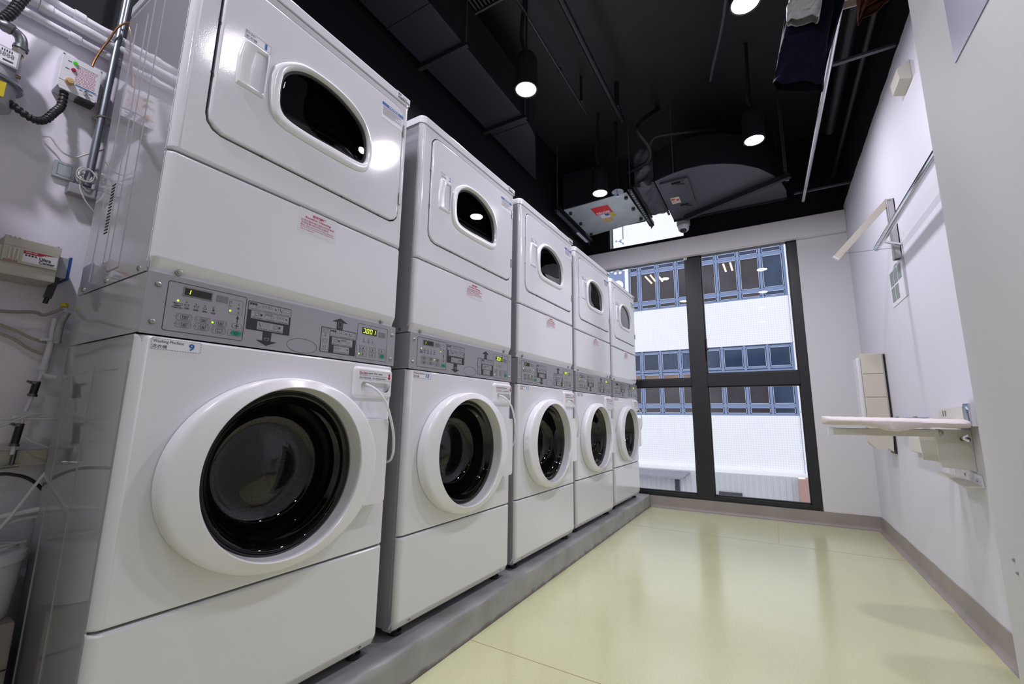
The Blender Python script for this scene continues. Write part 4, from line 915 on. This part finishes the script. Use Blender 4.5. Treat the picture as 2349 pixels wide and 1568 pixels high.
# folded drying panel near the far corner
t = thing('drying_rack', 'beige grooved panel with rounded bottom folded up on the right wall by the far corner', 'folding rack', (XR-.07, 3.32, .66)); O = (XR-.07, 3.32, .66)
mb = MB(); zz = [(.80, .845), (.850, 1.000), (1.005, 1.155), (1.160, 1.295)]
mb.box(XR-.135, XR-.012, 3.285, 3.42, .80, 1.293, 'cream_metal', .008)
for k, (a, b_) in enumerate(zz[1:]): mb.box(XR-.132, XR-.020, 3.279, 3.30, a, b_-.001, 'beige_light', .004)
mb.box(XR-.132, XR-.020, 3.279, 3.30, .76, .846, 'beige_light', .004)
mb.build('panel', t, O)
mb = MB(); P_ = [(XR-.135, .80)]+[(XR-.075-.060*math.cos(k*PI/12), .72-.055*math.sin(k*PI/12)) for k in range(0, 9)]+[(XR-.02, .655), (XR-.012, .80)]
mb.prism(P_, 1, 3.282, 3.42, 'beige_light'); mb.build('rounded_foot', t, O)
MB().box(XR-.16, XR-.134, 3.29, 3.41, .84, 1.27, 'enamel', .010).build('side_cover', t, O)
MB().box(XR-.012, XR-.001, 3.30, 3.42, .64, 1.29, 'frame_dark').build('back_plate', t, O)
# ironing board
t = thing('ironing_board', 'wall-mounted ironing board with pale quilted cover, folded down flat', 'ironing board', (1.6, 2.1, .80)); O = (1.6, 2.1, .80)
V = []; F = []; n = 40; L0, L1 = 1.342, XR-.012
def bw(u): return .035+.085*min(1, (u/.45))**.6*(1 if u < .93 else math.sqrt(max(0, 1-((u-.93)/.08)**2)))
rows = []
for i in range(n+1):
    u = i/n; x = L0+(L1-L0)*u; hw = bw(u)*(math.sqrt(max(.0, 1-(1-min(u/.12, 1))**2)) if u < .12 else 1)+.002
    r_ = []
    for j in range(20):
        a = 2*PI*j/20; dz = .018*math.sin(a); dip = -.024*math.exp(-((u-.5)/.14)**2)*(1 if math.cos(a) < -.5 else 0)
        r_.append((x, 2.05+hw*math.copysign(abs(math.cos(a))**.7, math.cos(a)), .853-.008*u+dz+(dip if dz < 0 else 0)+.0005*math.sin(i*1.7+j)))
    V += r_
for i in range(n):
    for j in range(20): F.append((i*20+j, i*20+(j+1) % 20, (i+1)*20+(j+1) % 20, (i+1)*20+j))
F.append(tuple(range(20))); F.append(tuple(range(n*20, n*20+20)))
MB().add(V, F, 'quilt').build('board_cover', t, O, 60)
MB().box(1.375, XR-.10, 2.03, 2.09, .790, .820, 'cream_metal', .003).build('support_arm', t, O)
MB().box(1.362, 1.380, 2.028, 2.092, .788, .822, 'paper', .002).build('end_cap', t, O)
MB().prism([(XR-.10+.0, .67), (XR-.002, .66), (XR-.002, .82), (XR-.105, .822), (XR-.11, .81), (XR-.108, .69)], 1, 2.040, 2.046, 'cream_metal').build('side_bracket', t, O)
MB().prism([(XR-.10+.0, .68), (XR-.002, .67), (XR-.002, .79), (XR-.105, .79)], 1, 2.30, 2.306, 'cream_metal').build('side_bracket', t, O)
MB().lathe((XR-.095, 2.040, .808), [(.010, 0), (.010, -.004), (.006, -.006), (.001, -.006)], 'screw_steel', 16, (1, 0, 2)).build('pivot_bolt', t, O)
MB().box(XR-.06, XR-.002, 2.06, 2.30, .80, .812, 'cream_metal').build('hinge_bar', t, O)
MB().tube([(XR-.03, 1.98, .80), (XR-.045, 1.975, .79), (XR-.03, 1.97, .78)], .006, 'chrome', 8, 3).cyl((XR-.03, 1.98, .785), (XR-.03, 2.04, .785), .008, 'black_plastic', 10).build('latch', t, O)
# socket plates and iron rest above the board
t = thing('socket_plate', 'beige wall plate with sockets just above the ironing board', 'socket', (XR, 2.2, .84)); O = (XR, 2.2, .84)
MB().prism([(2.02, .85), (2.33, .85), (2.30, .905), (2.02, .915)], 0, XR-.022, XR-.001, 'cream_metal').build('plate', t, O)
for y in (2.22, 2.25): MB().box(XR-.0235, XR-.0215, y-.004, y+.004, .875, .900, 'ink_grey').build('socket_hole', t, O)
t = thing('iron_rest', 'chrome iron rest on the wall at the inner end of the ironing board', 'iron rest', (XR, 2.02, .83)); O = (XR, 2.02, .83)
MB().box(XR-.022, XR-.001, 1.950, 2.015, .835, .925, 'chrome', .003).build('plate', t, O)
MB().prism([(1.955, .838), (2.010, .838), (1.998, .90), (1.985, .912), (1.970, .90)], 0, XR-.026, XR-.021, 'conduit').build('wedge', t, O)
for i, (y, lab) in enumerate(((2.62, 'small grey hinge block above the board, nearer the column'), (3.00, 'small grey hinge block above the board, nearer the window'))):
    single('hinge_block', MB().box(XR-.05, XR-.001, y-.07, y+.07, .855, .872, 'grey_plastic', .003).box(XR-.055, XR-.045, y-.075, y-.03, .852, .876, 'conduit', .002), lab, 'hinge', 'grey blocks on the wall behind the ironing board')
single('mounting_plate', MB().box(XR-.03, XR-.001, 2.44, 2.84, .685, .77, 'cream_metal', .008), 'beige plate under the board between its bracket and the corner panel', 'plate')
t = thing('wall_shelf', 'small white angled bracket with two screws below the ironing board', 'bracket', (XR, 2.15, .61)); O = (XR, 2.15, .61)
MB().prism([(1.99, .605), (2.19, .622), (2.195, .655), (2.185, .662), (2.0, .648)], 0, XR-.008, XR-.001, 'paper').build('plate', t, O)
MB().add([(XR-.008, 1.99, .610), (XR-.008, 2.20, .625), (XR-.075, 2.22, .640), (XR-.06, 2.0, .605), (XR-.008, 1.99, .604), (XR-.008, 2.20, .619), (XR-.075, 2.22, .635), (XR-.06, 2.0, .599)], [(0, 1, 2, 3), (7, 6, 5, 4), (0, 4, 5, 1), (1, 5, 6, 2), (2, 6, 7, 3), (3, 7, 4, 0)], 'cream_metal').build('lip', t, O)
for y, z in ((2.03, .628), (2.15, .638)): MB().lathe((XR-.008, y, z), [(.006, 0), (.005, -.003), (.0005, -.004)], 'screw_steel', 12).build('screw', t, O)
# sign on the column
single('wall_sign', MB().box(XC-.0022, XC-.0004, .30, .955, 1.724, 2.30, 'lilac', .001), 'lilac sign on the near column, its lower corner in view', 'sign')
for i, (y, z) in enumerate(((1.095, .52), (1.103, .546))): MB().lathe((XC-.001, y, z), [(.004, .0), (.003, -.002), (.0005, -.003)], 'baseboard', 8).build('trim_%d' % (6+i))['kind'] = 'structure'

# ------------------------------------------------------------------ left wall: pipes, meter, boxes
for z, r, x, lab in ((1.998, .012, XL+.022, 'topmost of the three white pipes under the black ceiling line'), (1.963, .013, XL+.028, 'middle one of the three white pipes on the left wall'), (1.928, .010, XL+.020, 'lowest of the three white pipes, just above the control box')):
    t = thing('white_pipe', lab, 'pipe', (x, 0, z), 'white pipes along the left wall'); O = (x, 0, z)
    MB().cyl((x, YB+.01, z), (x, YW-.02, z), r, 'white_pipe', 16).build('pipe', t, O)
    for y in ((-.135, .06) if r > .0125 else (-.07, .10)):
        MB().cyl((x, y-.012, z), (x, y+.012, z), r+.003, 'white_pipe', 16).box(XL+.001, x, y-.006, y+.006, z-.005, z+.005, 'white_pipe', .001).build('pipe_clip', t, O)
t = thing('steel_conduit', 'grey steel conduit running straight up the left wall beside the dryer', 'conduit', (-.52, .02, 1.5)); O = (-.52, .02, 1.5)
MB().cyl((-.53, .010, 1.50), (-.52, .026, 3.0), .0095, 'conduit', 16).build('tube', t, O)
MB().tube([(-.535, .000, 1.715), (-.52, .006, 1.722), (-.518, .028, 1.722), (-.535, .036, 1.715)], .003, 'screw_steel', 8, 3).cyl((-.54, .0, 1.715), (-.53, .0, 1.715), .006, 'screw_steel', 10).cyl((-.54, .037, 1.715), (-.53, .037, 1.715), .006, 'screw_steel', 10).build('clamp', t, O)
# gas alarm box
t = thing('gas_alarm_box', 'white control box with green and red lamps and red printed label on the left wall', 'control box', (-.535, -.045, 1.745)); O = (-.535, -.045, 1.745)
x0, x1 = XL+.001, -.515; 
MB().box(x0, x1, -.090, -.006, 1.748, 1.855, 'paper', .002).build('case', t, O)
mb = MB(); x = x1; mb.q(x, -.088, -.009, 1.757, 1.852, 'paper', .0004); x += .0004
mb.q(x, -.088, -.009, 1.7735, 1.7745, 'ink_blue'); mb.q(x, -.055, -.012, 1.776, 1.7785, 'ink_blue')
for k in range(13):
    yy = -.058
    while yy < -.018:
        wl = random.uniform(.002, .006); mb.q(x, yy, min(yy+wl, -.014), 1.782+k*.0045, 1.7838+k*.0045, 'ink_pink' if k < 12 else 'ink_grey', .0003); yy += wl+.0012
mb.q(x, -.078, -.070, 1.836, 1.839, 'ink_grey'); mb.q(x, -.080, -.072, 1.812, 1.815, 'ink_grey'); mb.q(x, -.046, -.040, 1.766, 1.769, 'ink_grey'); mb.q(x, -.026, -.018, 1.765, 1.768, 'ink_grey')
mb.build('label_plate', t, O)
def knob(y, z, r, m, h, nm): MB().lathe((x1, y, z), [(r, 0), (r, h*.6), (r*.8, h), (.0005, h*1.05)], m, 20, (0, 1, 2)).build(nm, t, O)
MATS['green_lamp'] = None; mat('green_lamp', (.03, .42, .02), .2, emit=.5)
knob(-.063, 1.838, .005, 'green_lamp', .006, 'indicator_light'); knob(-.064, 1.816, .005, 'ink_red', .006, 'indicator_light'); knob(-.068, 1.775, .009, 'amber', .014, 'push_button'); knob(-.033, 1.764, .005, 'chrome', .010, 'key_switch')
MB().box(-.545, -.512, -.046, -.010, 1.738, 1.7475, 'black_plastic', .001).build('terminal_strip', t, O)
for y, z in ((-.087, 1.852), (-.009, 1.852), (-.087, 1.751), (-.009, 1.751)): MB().lathe((x1, y, z), [(.0025, 0), (.002, .001), (.0003, .001)], 'screw_steel', 10).build('screw', t, O)
single('copper_tube', MB().tube([(-.53, -.028, 1.855), (-.53, -.022, 1.90), (-.52, -.008, 1.96), (-.50, .012, 2.03), (-.49, .06, 2.06), (-.48, .14, 2.07)], .0028, 'copper', 8, 6).cyl((-.53, -.028, 1.853), (-.53, -.028, 1.863), .006, 'brass', 6), 'thin copper tube curving up from the top of the control box', 'tube')
def corr(pts, r, sm=10, m='rubber', pitch=22):
    sm = 30
    return MB().tube(pts, r, m, 14, sm, rad=lambda u: r*(1+.13*(1 if int(u*pitch*2) % 2 else -1)))
single('corrugated_hose', corr([(-.485, -.185, 1.640), (-.475, -.158, 1.622), (-.47, -.125, 1.606), (-.475, -.104, 1.618), (-.485, -.088, 1.655), (-.52, -.072, 1.70), (-.53, -.070, 1.747)], .0085, 16), 'black corrugated hose curving from the gas meter up to the control box', 'hose', None, 80)
single('corrugated_hose', corr([(-.50, -.215, 1.83), (-.50, -.195, 1.87), (-.50, -.182, 1.925), (-.50, -.170, 1.98), (-.50, -.15, 2.07)], .0105, 16), 'thick black corrugated hose rising at the top left corner', 'hose', None, 80)
# gas meter
t = thing('gas_meter', 'grey round gas meter with white dial plate and yellow sticker at the left edge', 'meter', (-.50, -.205, 1.60)); O = (-.50, -.205, 1.60)
MB().lathe((-.50, -.205, 1.605), [(.001, 0), (.040, .001), (.048, .006), (.050, .03), (.050, .075), (.050, .125), (.047, .150), (.035, .158), (.001, .158)], 'grey_plastic', 40, (2, 0, 1)).build('body', t, O)
MB().lathe((-.50, -.205, 1.672), [(.049, -.004), (.060, -.004), (.062, 0), (.060, .004), (.049, .004)], 'conduit', 40, (2, 0, 1)).build('clamp_ring', t, O)
mb = MB(); mb.box(-.47, -.447, -.235, -.168, 1.705, 1.752, 'grey_plastic', .002); mb.q(-.447, -.232, -.172, 1.709, 1.748, 'paper'); mb.text('8888888', -.4466, -.225, -.178, 1.726, 1.737, 'ink_grey'); mb.q(-.4466, -.195, -.178, 1.715, 1.719, 'ink_black')
for k in range(5): mb.q(-.4466, -.200+k*.004, -.198+k*.004, 1.739, 1.745, 'ink_black')
mb.build('dial_plate', t, O)
MB().box(-.452, -.446, -.235, -.180, 1.620, 1.660, 'yellow', .001).build('yellow_sticker', t, O)
MB().cyl((-.47, -.168, 1.700), (-.47, -.158, 1.700), .004, 'brass', 8).build('seal_pin', t, O)
t = thing('gas_elbow', 'galvanised pipe elbow with brass nut feeding the gas meter', 'pipe', (-.49, -.18, 1.76)); O = (-.49, -.18, 1.76)
MB().tube([(-.49, -.27, 1.82), (-.49, -.225, 1.825), (-.49, -.190, 1.828), (-.49, -.172, 1.820), (-.49, -.166, 1.800), (-.49, -.167, 1.785)], .011, 'galv_dark', 14, 6, rad=lambda u: .0115+.003*(1 if .3 < u < .45 or u > .85 else 0)).build('elbow', t, O)
MB().cyl((-.49, -.167, 1.785), (-.49, -.169, 1.770), .0125, 'screw_steel', 6).cyl((-.49, -.169, 1.770), (-.49, -.170, 1.755), .010, 'brass', 12).build('brass_nut', t, O)
single('loose_cable', MB().tube([(-.553, -.088, 1.606), (-.54, -.076, 1.608), (-.54, -.062, 1.592), (-.54, -.045, 1.577), (-.54, -.022, 1.577), (-.54, .003, 1.603), (-.54, .04, 1.64)], .0021, 'cable_white', 6, 8), 'loose white cable end curving across the left wall', 'cable')
# metal outlet box and coiled cables
t = thing('metal_outlet_box', 'bare metal outlet plate on the left wall with a pale box below', 'junction box', (XL, -.02, 1.45)); O = (XL, -.02, 1.45)
MB().box(XL+.001, XL+.010, -.057, -.012, 1.508, 1.556, 'galv', .001).build('plate', t, O)
MB().fx(XL+.010, -.050, -.020, 1.515, 1.549, 'conduit', .0015).build('embossed_ring', t, O)
MB().box(XL+.001, XL+.035, -.026, .03, 1.468, 1.497, 'grey_plastic', .003).build('lower_box', t, O)
mb = MB()
for k in range(6):
    c = Vector((-.535+k*.004, .002+.004*math.sin(k*2), 1.527)); r1, r2 = .016+.003*math.sin(k*1.7), .020+.003*math.cos(k)
    mb.tube([(c.x+.003*math.sin(3*a), c.y+r1*math.cos(a+k*.4), c.z+r2*math.sin(a+k*.4)) for a in [2*PI*i/14 for i in range(15)]], .0018, 'cable_white', 6, 2)
mb.tube([(-.53, .004, 1.55), (-.525, -.006, 1.50), (-.52, .006, 1.46), (-.52, .03, 1.43)], .0018, 'cable_white', 6, 6)
single('cable_coil', mb, 'coil of white cables hanging beside the metal outlet plate', 'cable')
# detergent pump unit
t = thing('dosing_pump_unit', 'grey detergent dosing unit reading Ultra Center on the left wall', 'dispenser', (-.50, -.09, 1.19)); O = (-.50, -.09, 1.19)
MB().box(XL+.001, -.462, -.24, -.030, 1.190, 1.262, 'beige', .003).build('case', t, O)
MB().box(XL+.03, -.458, -.128, -.029, 1.262, 1.285, 'beige', .002).build('top_cover', t, O)
mb = MB(); x = -.462; mb.box(x, x+.006, -.128, -.032, 1.222, 1.262, 'beige', .001); x += .006
mb.q(x, -.094, -.034, 1.228, 1.257, 'paper'); x += .0004
mb.poly(x, [(-.094, 1.257), (-.094, 1.249), (-.066, 1.249), (-.055, 1.254), (-.034, 1.257)], 'ink_red'); mb.text('VANGUARD', x+.0004, -.091, -.070, 1.2515, 1.2555, 'paper', .01)
for k in range(4): mb.ell(x, -.089+k*.0055, 1.2455, .002, .0022, 'ink_black', fill=True, seg=12)
mb.text('Ultra', x, -.066, -.045, 1.238, 1.2465, 'ink_black', .03); mb.text('Center', x, -.066, -.037, 1.230, 1.2375, 'ink_black', .03)
mb.text('ECOLAB', x, -.124, -.101, 1.2225, 1.2265, 'ink_red', .03)
for k in range(3): mb.box(x-.0004, x+.003, -.118+k*.007, -.115+k*.007, 1.229, 1.257, 'beige_light')
for k in range(3): mb.box(-.49, x+.001, -.121+k*.0075, -.118+k*.0075, 1.284, 1.287, 'beige_light')
mb.build('front_label', t, O)
MB().box(XL+.001, -.485, -.030, -.006, 1.212, 1.268, 'grey_plastic', .002).build('side_cover', t, O)
MB().box(XL+.001, -.483, -.006, -.001, 1.208, 1.272, 'blue', .001).build('blue_edge', t, O)
MB().cyl((-.47, -.124, 1.285), (-.47, -.124, 1.289), .003, 'screw_steel', 8).build('screw', t, O); MB().cyl((-.47, -.034, 1.285), (-.47, -.034, 1.289), .003, 'screw_steel', 8).build('screw', t, O)
MB().obox((-.50, -.022, 1.212), (-.50, -.030, 1.155), .014, .014, 'black_plastic').cyl((-.50, -.030, 1.155), (-.50, -.032, 1.140), .005, 'black_plastic', 10).build('outlet_nozzle', t, O)
single('brown_pipe', MB().tube([(-.52, -.25, 1.095), (-.52, -.098, 1.107), (-.52, -.045, 1.116), (-.52, -.030, 1.112), (-.52, -.020, 1.115), (-.51, .005, 1.135)], .0042, 'baseboard', 10, 8), 'brown pipe bending sideways across the left wall below the dosing unit', 'pipe')
single('yellow_cap', MB().lathe((-.51, .006, 1.140), [(.001, .012), (.007, .010), (.009, .004), (.009, 0), (.001, 0)], 'yellow', 16, (2, 0, 1)), 'small yellow cap behind the tower at the end of the brown pipe', 'cap')
single('insulated_pipe', MB().tube([(-.50, .012, 1.125), (-.505, .004, 1.09), (-.51, .006, 1.04)], .008, 'knit_grey', 12, 5), 'short white wrapped pipe hanging just behind the nearest tower', 'pipe')
t = thing('drain_pipe', 'white plastic drain pipe with elbow behind the nearest tower', 'pipe', (-.53, 0, .95)); O = (-.53, 0, .95)
MB().tube([(-.53, .000, 1.108), (-.53, -.001, 1.03), (-.53, -.005, .965), (-.525, .0, .953), (-.52, .02, .95)], .0075, 'white_pipe', 14, 5).build('pipe', t, O)
MB().cyl((-.53, -.005, .968), (-.53, -.005, .982), .010, 'white_pipe', 14).build('collar', t, O)
MB().box(-.545, -.52, -.022, .02, 1.045, 1.052, 'white_pipe', .001).cyl((-.528, -.020, 1.048), (-.518, -.020, 1.048), .005, 'white_pipe', 10).build('pipe_clip', t, O)
for k, (dz, lab) in enumerate(((0, 'upper beige cable sagging across the lower left wall'), (-.022, 'lower beige cable sagging across the lower left wall'))):
    single('beige_cable', MB().tube([(-.548, -.26, 1.10+dz), (-.548, -.12, 1.082+dz), (-.545, -.07, 1.068+dz), (-.54, -.035, 1.050+dz*1.3), (-.54, .0, 1.04+dz*1.5)], .0038, 'cable_beige', 8, 6), lab, 'cable', 'beige cables on the left wall')
single('riser_pipe', MB().cyl((-.505, -.012, .955), (-.50, -.028, .86), .004, 'white_pipe', 10).cyl((-.50, -.030, .84), (-.50, -.036, .755), .004, 'white_pipe', 10), 'thin riser joining the drain pipe and the black valves', 'pipe')
def valve(c, label, h=.038):
    t = thing('black_valve', label, 'valve', (c[0], c[1], c[2]), 'black valves on the left wall'); O = c
    MB().cyl(c, (c[0], c[1]+.004, c[2]+h), .0075, 'black_plastic', 12).build('body', t, O)
    for dz in (.003, h-.004): MB().cyl((c[0], c[1], c[2]+dz-.003), (c[0], c[1]+.001, c[2]+dz+.003), .0095, 'galv_dark', 12).build('hose_clamp', t, O)
    MB().cyl((c[0], c[1]-.006, c[2]+h-.002), (c[0], c[1]-.014, c[2]+h), .003, 'galv_dark', 8).build('clamp_screw', t, O)
valve((-.50, -.022, .898), 'black valve below the drain pipe, upper one')
valve((-.50, -.036, .775), 'taller black valve under the white shelf pipe', .055)
single('shelf_pipe', MB().cyl((-.50, -.25, .842), (-.50, .03, .842), .004, 'white_pipe', 10).box(-.505, -.495, -.05, -.022, .843, .850, 'white_pipe', .002).box(-.505, -.494, -.004, .012, .846, .852, 'white_pipe', .001), 'thin white level pipe between the two black valves', 'pipe')
single('white_cable', MB().tube([(-.49, -.10, .80), (-.49, -.055, .83), (-.49, -.02, .852), (-.49, .005, .855)], .0022, 'cable_white', 6, 6), 'white cable crossing the level pipe', 'cable')
single('white_cable', MB().tube([(-.485, -.024, .80), (-.485, -.008, .785), (-.485, .02, .77)], .0022, 'cable_white', 6, 4), 'short white cable leaving the taller black valve', 'cable')
t = thing('wall_tap', 'small steel tap low on the left wall', 'tap', (-.51, -.03, .72)); O = (-.51, -.03, .72)
MB().cyl((-.51, -.030, .765), (-.51, -.032, .725), .0045, 'galv_dark', 10).build('body', t, O)
MB().cyl((-.51, -.052, .724), (-.51, -.018, .728), .0045, 'screw_steel', 10).build('handle', t, O)
MB().box(XL+.001, -.52, -.06, .03, .725, .762, 'beige').build('back_plate', t, O)
single('black_hose', MB().tube([(-.47, -.20, .695), (-.47, -.07, .712), (-.47, -.03, .708), (-.475, .0, .692), (-.49, .03, .66)], .004, 'rubber', 8, 6), 'black hose sagging in an arc at the left edge', 'hose')
single('white_hose', MB().tube([(-.45, -.09, .52), (-.45, -.045, .585), (-.455, -.015, .64), (-.47, .012, .69), (-.475, .04, .74)], .0036, 'tube_clear', 8, 6), 'white hose slanting up to the tower at the left edge', 'hose')
mb = MB()
single('white_hose', MB().tube([(-.46, -.12, .60), (-.46, -.05, .615), (-.46, .02, .622)], .0065, 'tube_clear', 8, 5), 'thick white hose lying level behind the slanting one', 'hose')
single('white_hose', MB().tube([(-.455, -.10, .56), (-.455, -.05, .590), (-.46, -.01, .602), (-.465, .03, .604)], .004, 'cable_white', 8, 6), 'thin white hose curling above the bucket lid', 'hose')
# detergent bucket on its case
t = thing('detergent_bucket', 'pale plastic detergent bucket with lid at the left edge', 'bucket', (-.46, -.10, .42)); O = (-.46, -.10, .42)
MB().lathe((-.46, -.09, .40), [(.001, 0), (.088, .0), (.095, .10), (.096, .13)], 'tube_clear', 40, (2, 0, 1)).build('body', t, O)
MB().lathe((-.46, -.09, .53), [(.098, -.012), (.100, -.010), (.100, .006), (.094, .012), (.001, .010)], 'paper', 40, (2, 0, 1)).build('lid', t, O)
MB().tube([(-.40, -.05, .546), (-.41, -.03, .552), (-.44, -.01, .548), (-.48, -.02, .55), (-.50, -.06, .548), (-.46, -.10, .55), (-.41, -.06, .556), (-.43, -.0, .556)], .0032, 'cable_white', 8, 6).build('coiled_tube', t, O)
single('storage_case', MB().box(-.555, -.37, -.32, -.005, ZK+.001, .398, 'baseboard', .006).box(-.369, -.366, -.32, -.006, .30, .302, 'seam'), 'brown case under the detergent bucket at the lower left edge', 'case')

# ------------------------------------------------------------------ the street outside
YF = 12.0
t = thing('facing_building', 'white tiled office block with blue-framed window bands across the street', 'building', (0, YF+1, -4)); O = (0, YF+1, -4)
XA, XB_ = -2.28, 1.74
def wallbox(x0, x1, z0, z1, m='facade_tile', y=YF, d=.4): return MB().box(x0, x1, y, y+d, z0, z1, m)
for a in [(XA, XB_, 2.70-.0, 2.70)]: pass
wallbox(XA, XB_, 2.70, 3.90).build('wall', t, O); wallbox(XA, XB_, -.42, .915).build('wall', t, O); wallbox(XA, XB_, 5.30, 9, 'facade_white').build('wall', t, O)
wallbox(XB_, 5.5, -4, 9, 'facade_tile', YF-.03).build('corner_wall', t, O)
wallbox(XA-.10, XA, .9, 9, 'facade_white', YF-.02).build('wall', t, O)
MB().box(-9, XA-.12, YF+.35, YF+.8, -4, 9, 'facade_white').build('side_wall', t, O)
MB().box(-4, 5.5, YF-.10, YF, -.50, -.42, 'facade_white').build('ledge', t, O)
for z in (3.89, -.30): pass
mb = MB().box(1.738, 1.748, YF-.032, YF-.029, -.42, 9, 'facade_frame')
for z in (1.0, 2.70, 3.90): mb.box(XB_, 2.2, YF-.032, YF-.029, z, z+.008, 'facade_frame')
mb.build('joint_line', t, O)
XS = [XA+.01+.5245*k-.04 for k in range(9)]; XS = [-2.50+.5275*k for k in range(9)]
def band(z0, z1, rows, frame):
    # rows: (z0, z1, pane material); mullions every .5275 m
    MB().box(XA, XB_, YF+.115, YF+.20, z0, z1, 'facade_frame').build('wall', t, O)
    edges = [XA]+[x for x in [-1.961, -1.445, -.921, -.392, .138, .670, 1.191]]+[XB_-.02]
    for i in range(len(edges)-1):
        a, b_ = edges[i], edges[i+1]; fr = MB(); wd = .045
        for x in ((a,) if i < len(edges)-2 else (a, b_)): fr.box(x-.030, x+.030, YF+.02, YF+.12, z0, z1, frame)
        for r in rows:
            fr.box(a+.03, b_-.03, YF+.03, YF+.11, r[0]-.012, r[0]+.035, frame); fr.box(a+.03, b_-.03, YF+.03, YF+.11, r[1]-.035, r[1]+.006, frame)
        fo = fr.build('window', t, O)
        for r in rows:
            sa, sb, sc, sd = a+wd, b_-wd, r[0]+.04, r[1]-.04; s2 = MB(); g_ = .013
            s2.box(sa, sb, YF+.02, YF+.05, sc, sc+g_, 'facade_sash'); s2.box(sa, sb, YF+.02, YF+.05, sd-g_, sd, 'facade_sash'); s2.box(sa, sa+g_, YF+.02, YF+.05, sc, sd, 'facade_sash'); s2.box(sb-g_, sb, YF+.02, YF+.05, sc, sd, 'facade_sash')
            s2.box(sa, sb, YF+.05, YF+.06, sc, sd, r[2] if not (r[2] == 'pane_dark' and i == len(edges)-2) else 'pane_blue')
            s2.build('pane', fo, O)
band(3.90, 5.30, [(3.92, 4.11, 'pane_dark'), (4.13, 5.06, 'pane_dark'), (5.08, 5.28, 'pane_blue')], 'facade_frame')
band(.915, 2.70, [(.93, 1.15, 'pane_dark'), (1.17, 1.78, 'pane_dark'), (1.80, 2.06, 'pane_brown'), (2.10, 2.66, 'pane_blue')], 'facade_frame')
for x0, z0, x1, z1 in ((-1.79, 4.95, -1.60, 4.70), (-1.64, 4.97, -1.50, 4.75), (.316, 4.98, .375, 4.745), (.489, 4.99, .534, 4.747), (-1.389, 4.876, -1.297, 4.711)):
    MB().obox((x0, YF+.045, z0), (x1, YF+.045, z1), .045, .01, 'tube_light', (0, 1, 0)).build('tube_lamp', t, O)
# blue lattice strip with round ornaments at the building's left end
mb = MB().box(-2.88, XA-.105, YF+.02, YF+.34, 3.2, 5.9, 'facade_frame'); ln = mb.build('lattice_panel', t, O)
for k in range(4):
    cz = 3.9+k*.62+.25; mb = MB().lathe((-2.60, YF+.02, cz), [(.001, -.01), (.16, -.01), (.16, 0)], 'facade_white', 28, (1, 0, 2)); mb.build('round_ornament', ln, O)
    for j in range(10):
        a = 2*PI*j/10; MB().lathe((-2.60+.235*math.cos(a), YF+.02, cz+.235*math.sin(a)), [(.001, -.01), (.045, -.01), (.045, 0)], 'facade_white', 12, (1, 0, 2)).build('small_ornament', ln, O) if k >= 2 else None
mb = MB().box(-2.88, XA-.105, YF+.02, YF+.34, 5.9, 9, 'facade_frame'); ln2 = mb.build('lattice_panel', t, O)
MB().box(-2.82, -2.42, YF+.0, YF+.02, 6.22, 6.62, 'facade_white').build('white_panel', ln2, O)
mb = MB(); MB().lathe((-2.56, YF+.02, 5.98), [(.001, -.012), (.16, -.012), (.16, 0)], 'facade_white', 28, (1, 0, 2)).build('round_ornament', ln2, O)
for j in range(10):
    a = 2*PI*j/10+.3; MB().lathe((-2.56+.24*math.cos(a), YF+.02, 5.98+.24*math.sin(a)), [(.001, -.012), (.048, -.012), (.048, 0)], 'facade_white', 12, (1, 0, 2)).build('small_ornament', ln2, O)
# low corrugated shed wall in front of the building
t = thing('corrugated_fence', 'pale ribbed metal fence at the foot of the white building', 'fence', (0, YF-.3, -4)); O = (0, YF-.3, -4)
pts = []; x = -4.0
while x < 1.56: pts += [(x, YF-.12), (x+.09, YF-.12), (x+.10, YF-.135), (x+.12, YF-.135), (x+.13, YF-.12)]; x += .13
mb = MB(); n = len(pts); vs = [(a, b_, z) for z in (-4, -.50) for a, b_ in pts]; mb.add(vs, [(i, i+1, n+i+1, n+i) for i in range(n-1)], 'fence_grey'); mb.build('ribbed_sheet', t, O)
MB().box(-.13, .39, YF-.20, YF-.13, -1.45, -.96, 'louvre').build('louvre', t, O)
MB().box(-1.18, -1.07, YF-.16, YF-.13, -1.45, -.70, 'louvre').build('dark_strip', t, O)
single('brick_pier', MB().box(1.58, 1.92, YF-.34, YF-.20, -4, -.52, 'brick'), 'reddish brick pier at the right foot of the white building', 'pier')
single('canopy', MB().add([(-4, YF-.14, -.54), (-.80, YF-.14, -.54), (-.92, YF-.50, -.66), (-4, YF-.50, -.60), (-4, YF-.14, -.58), (-.80, YF-.14, -.58), (-.92, YF-.50, -.70), (-4, YF-.50, -.64)], [(0, 1, 2, 3), (7, 6, 5, 4), (0, 4, 5, 1), (1, 5, 6, 2), (2, 6, 7, 3), (3, 7, 4, 0)], 'canopy_grey'), 'grey sloping canopy over the fence, seen low in the left pane', 'canopy')
mb = MB().box(-12, 14, YW+.3, 40, -4.1, -4, 'asphalt'); struct('ground', mb)
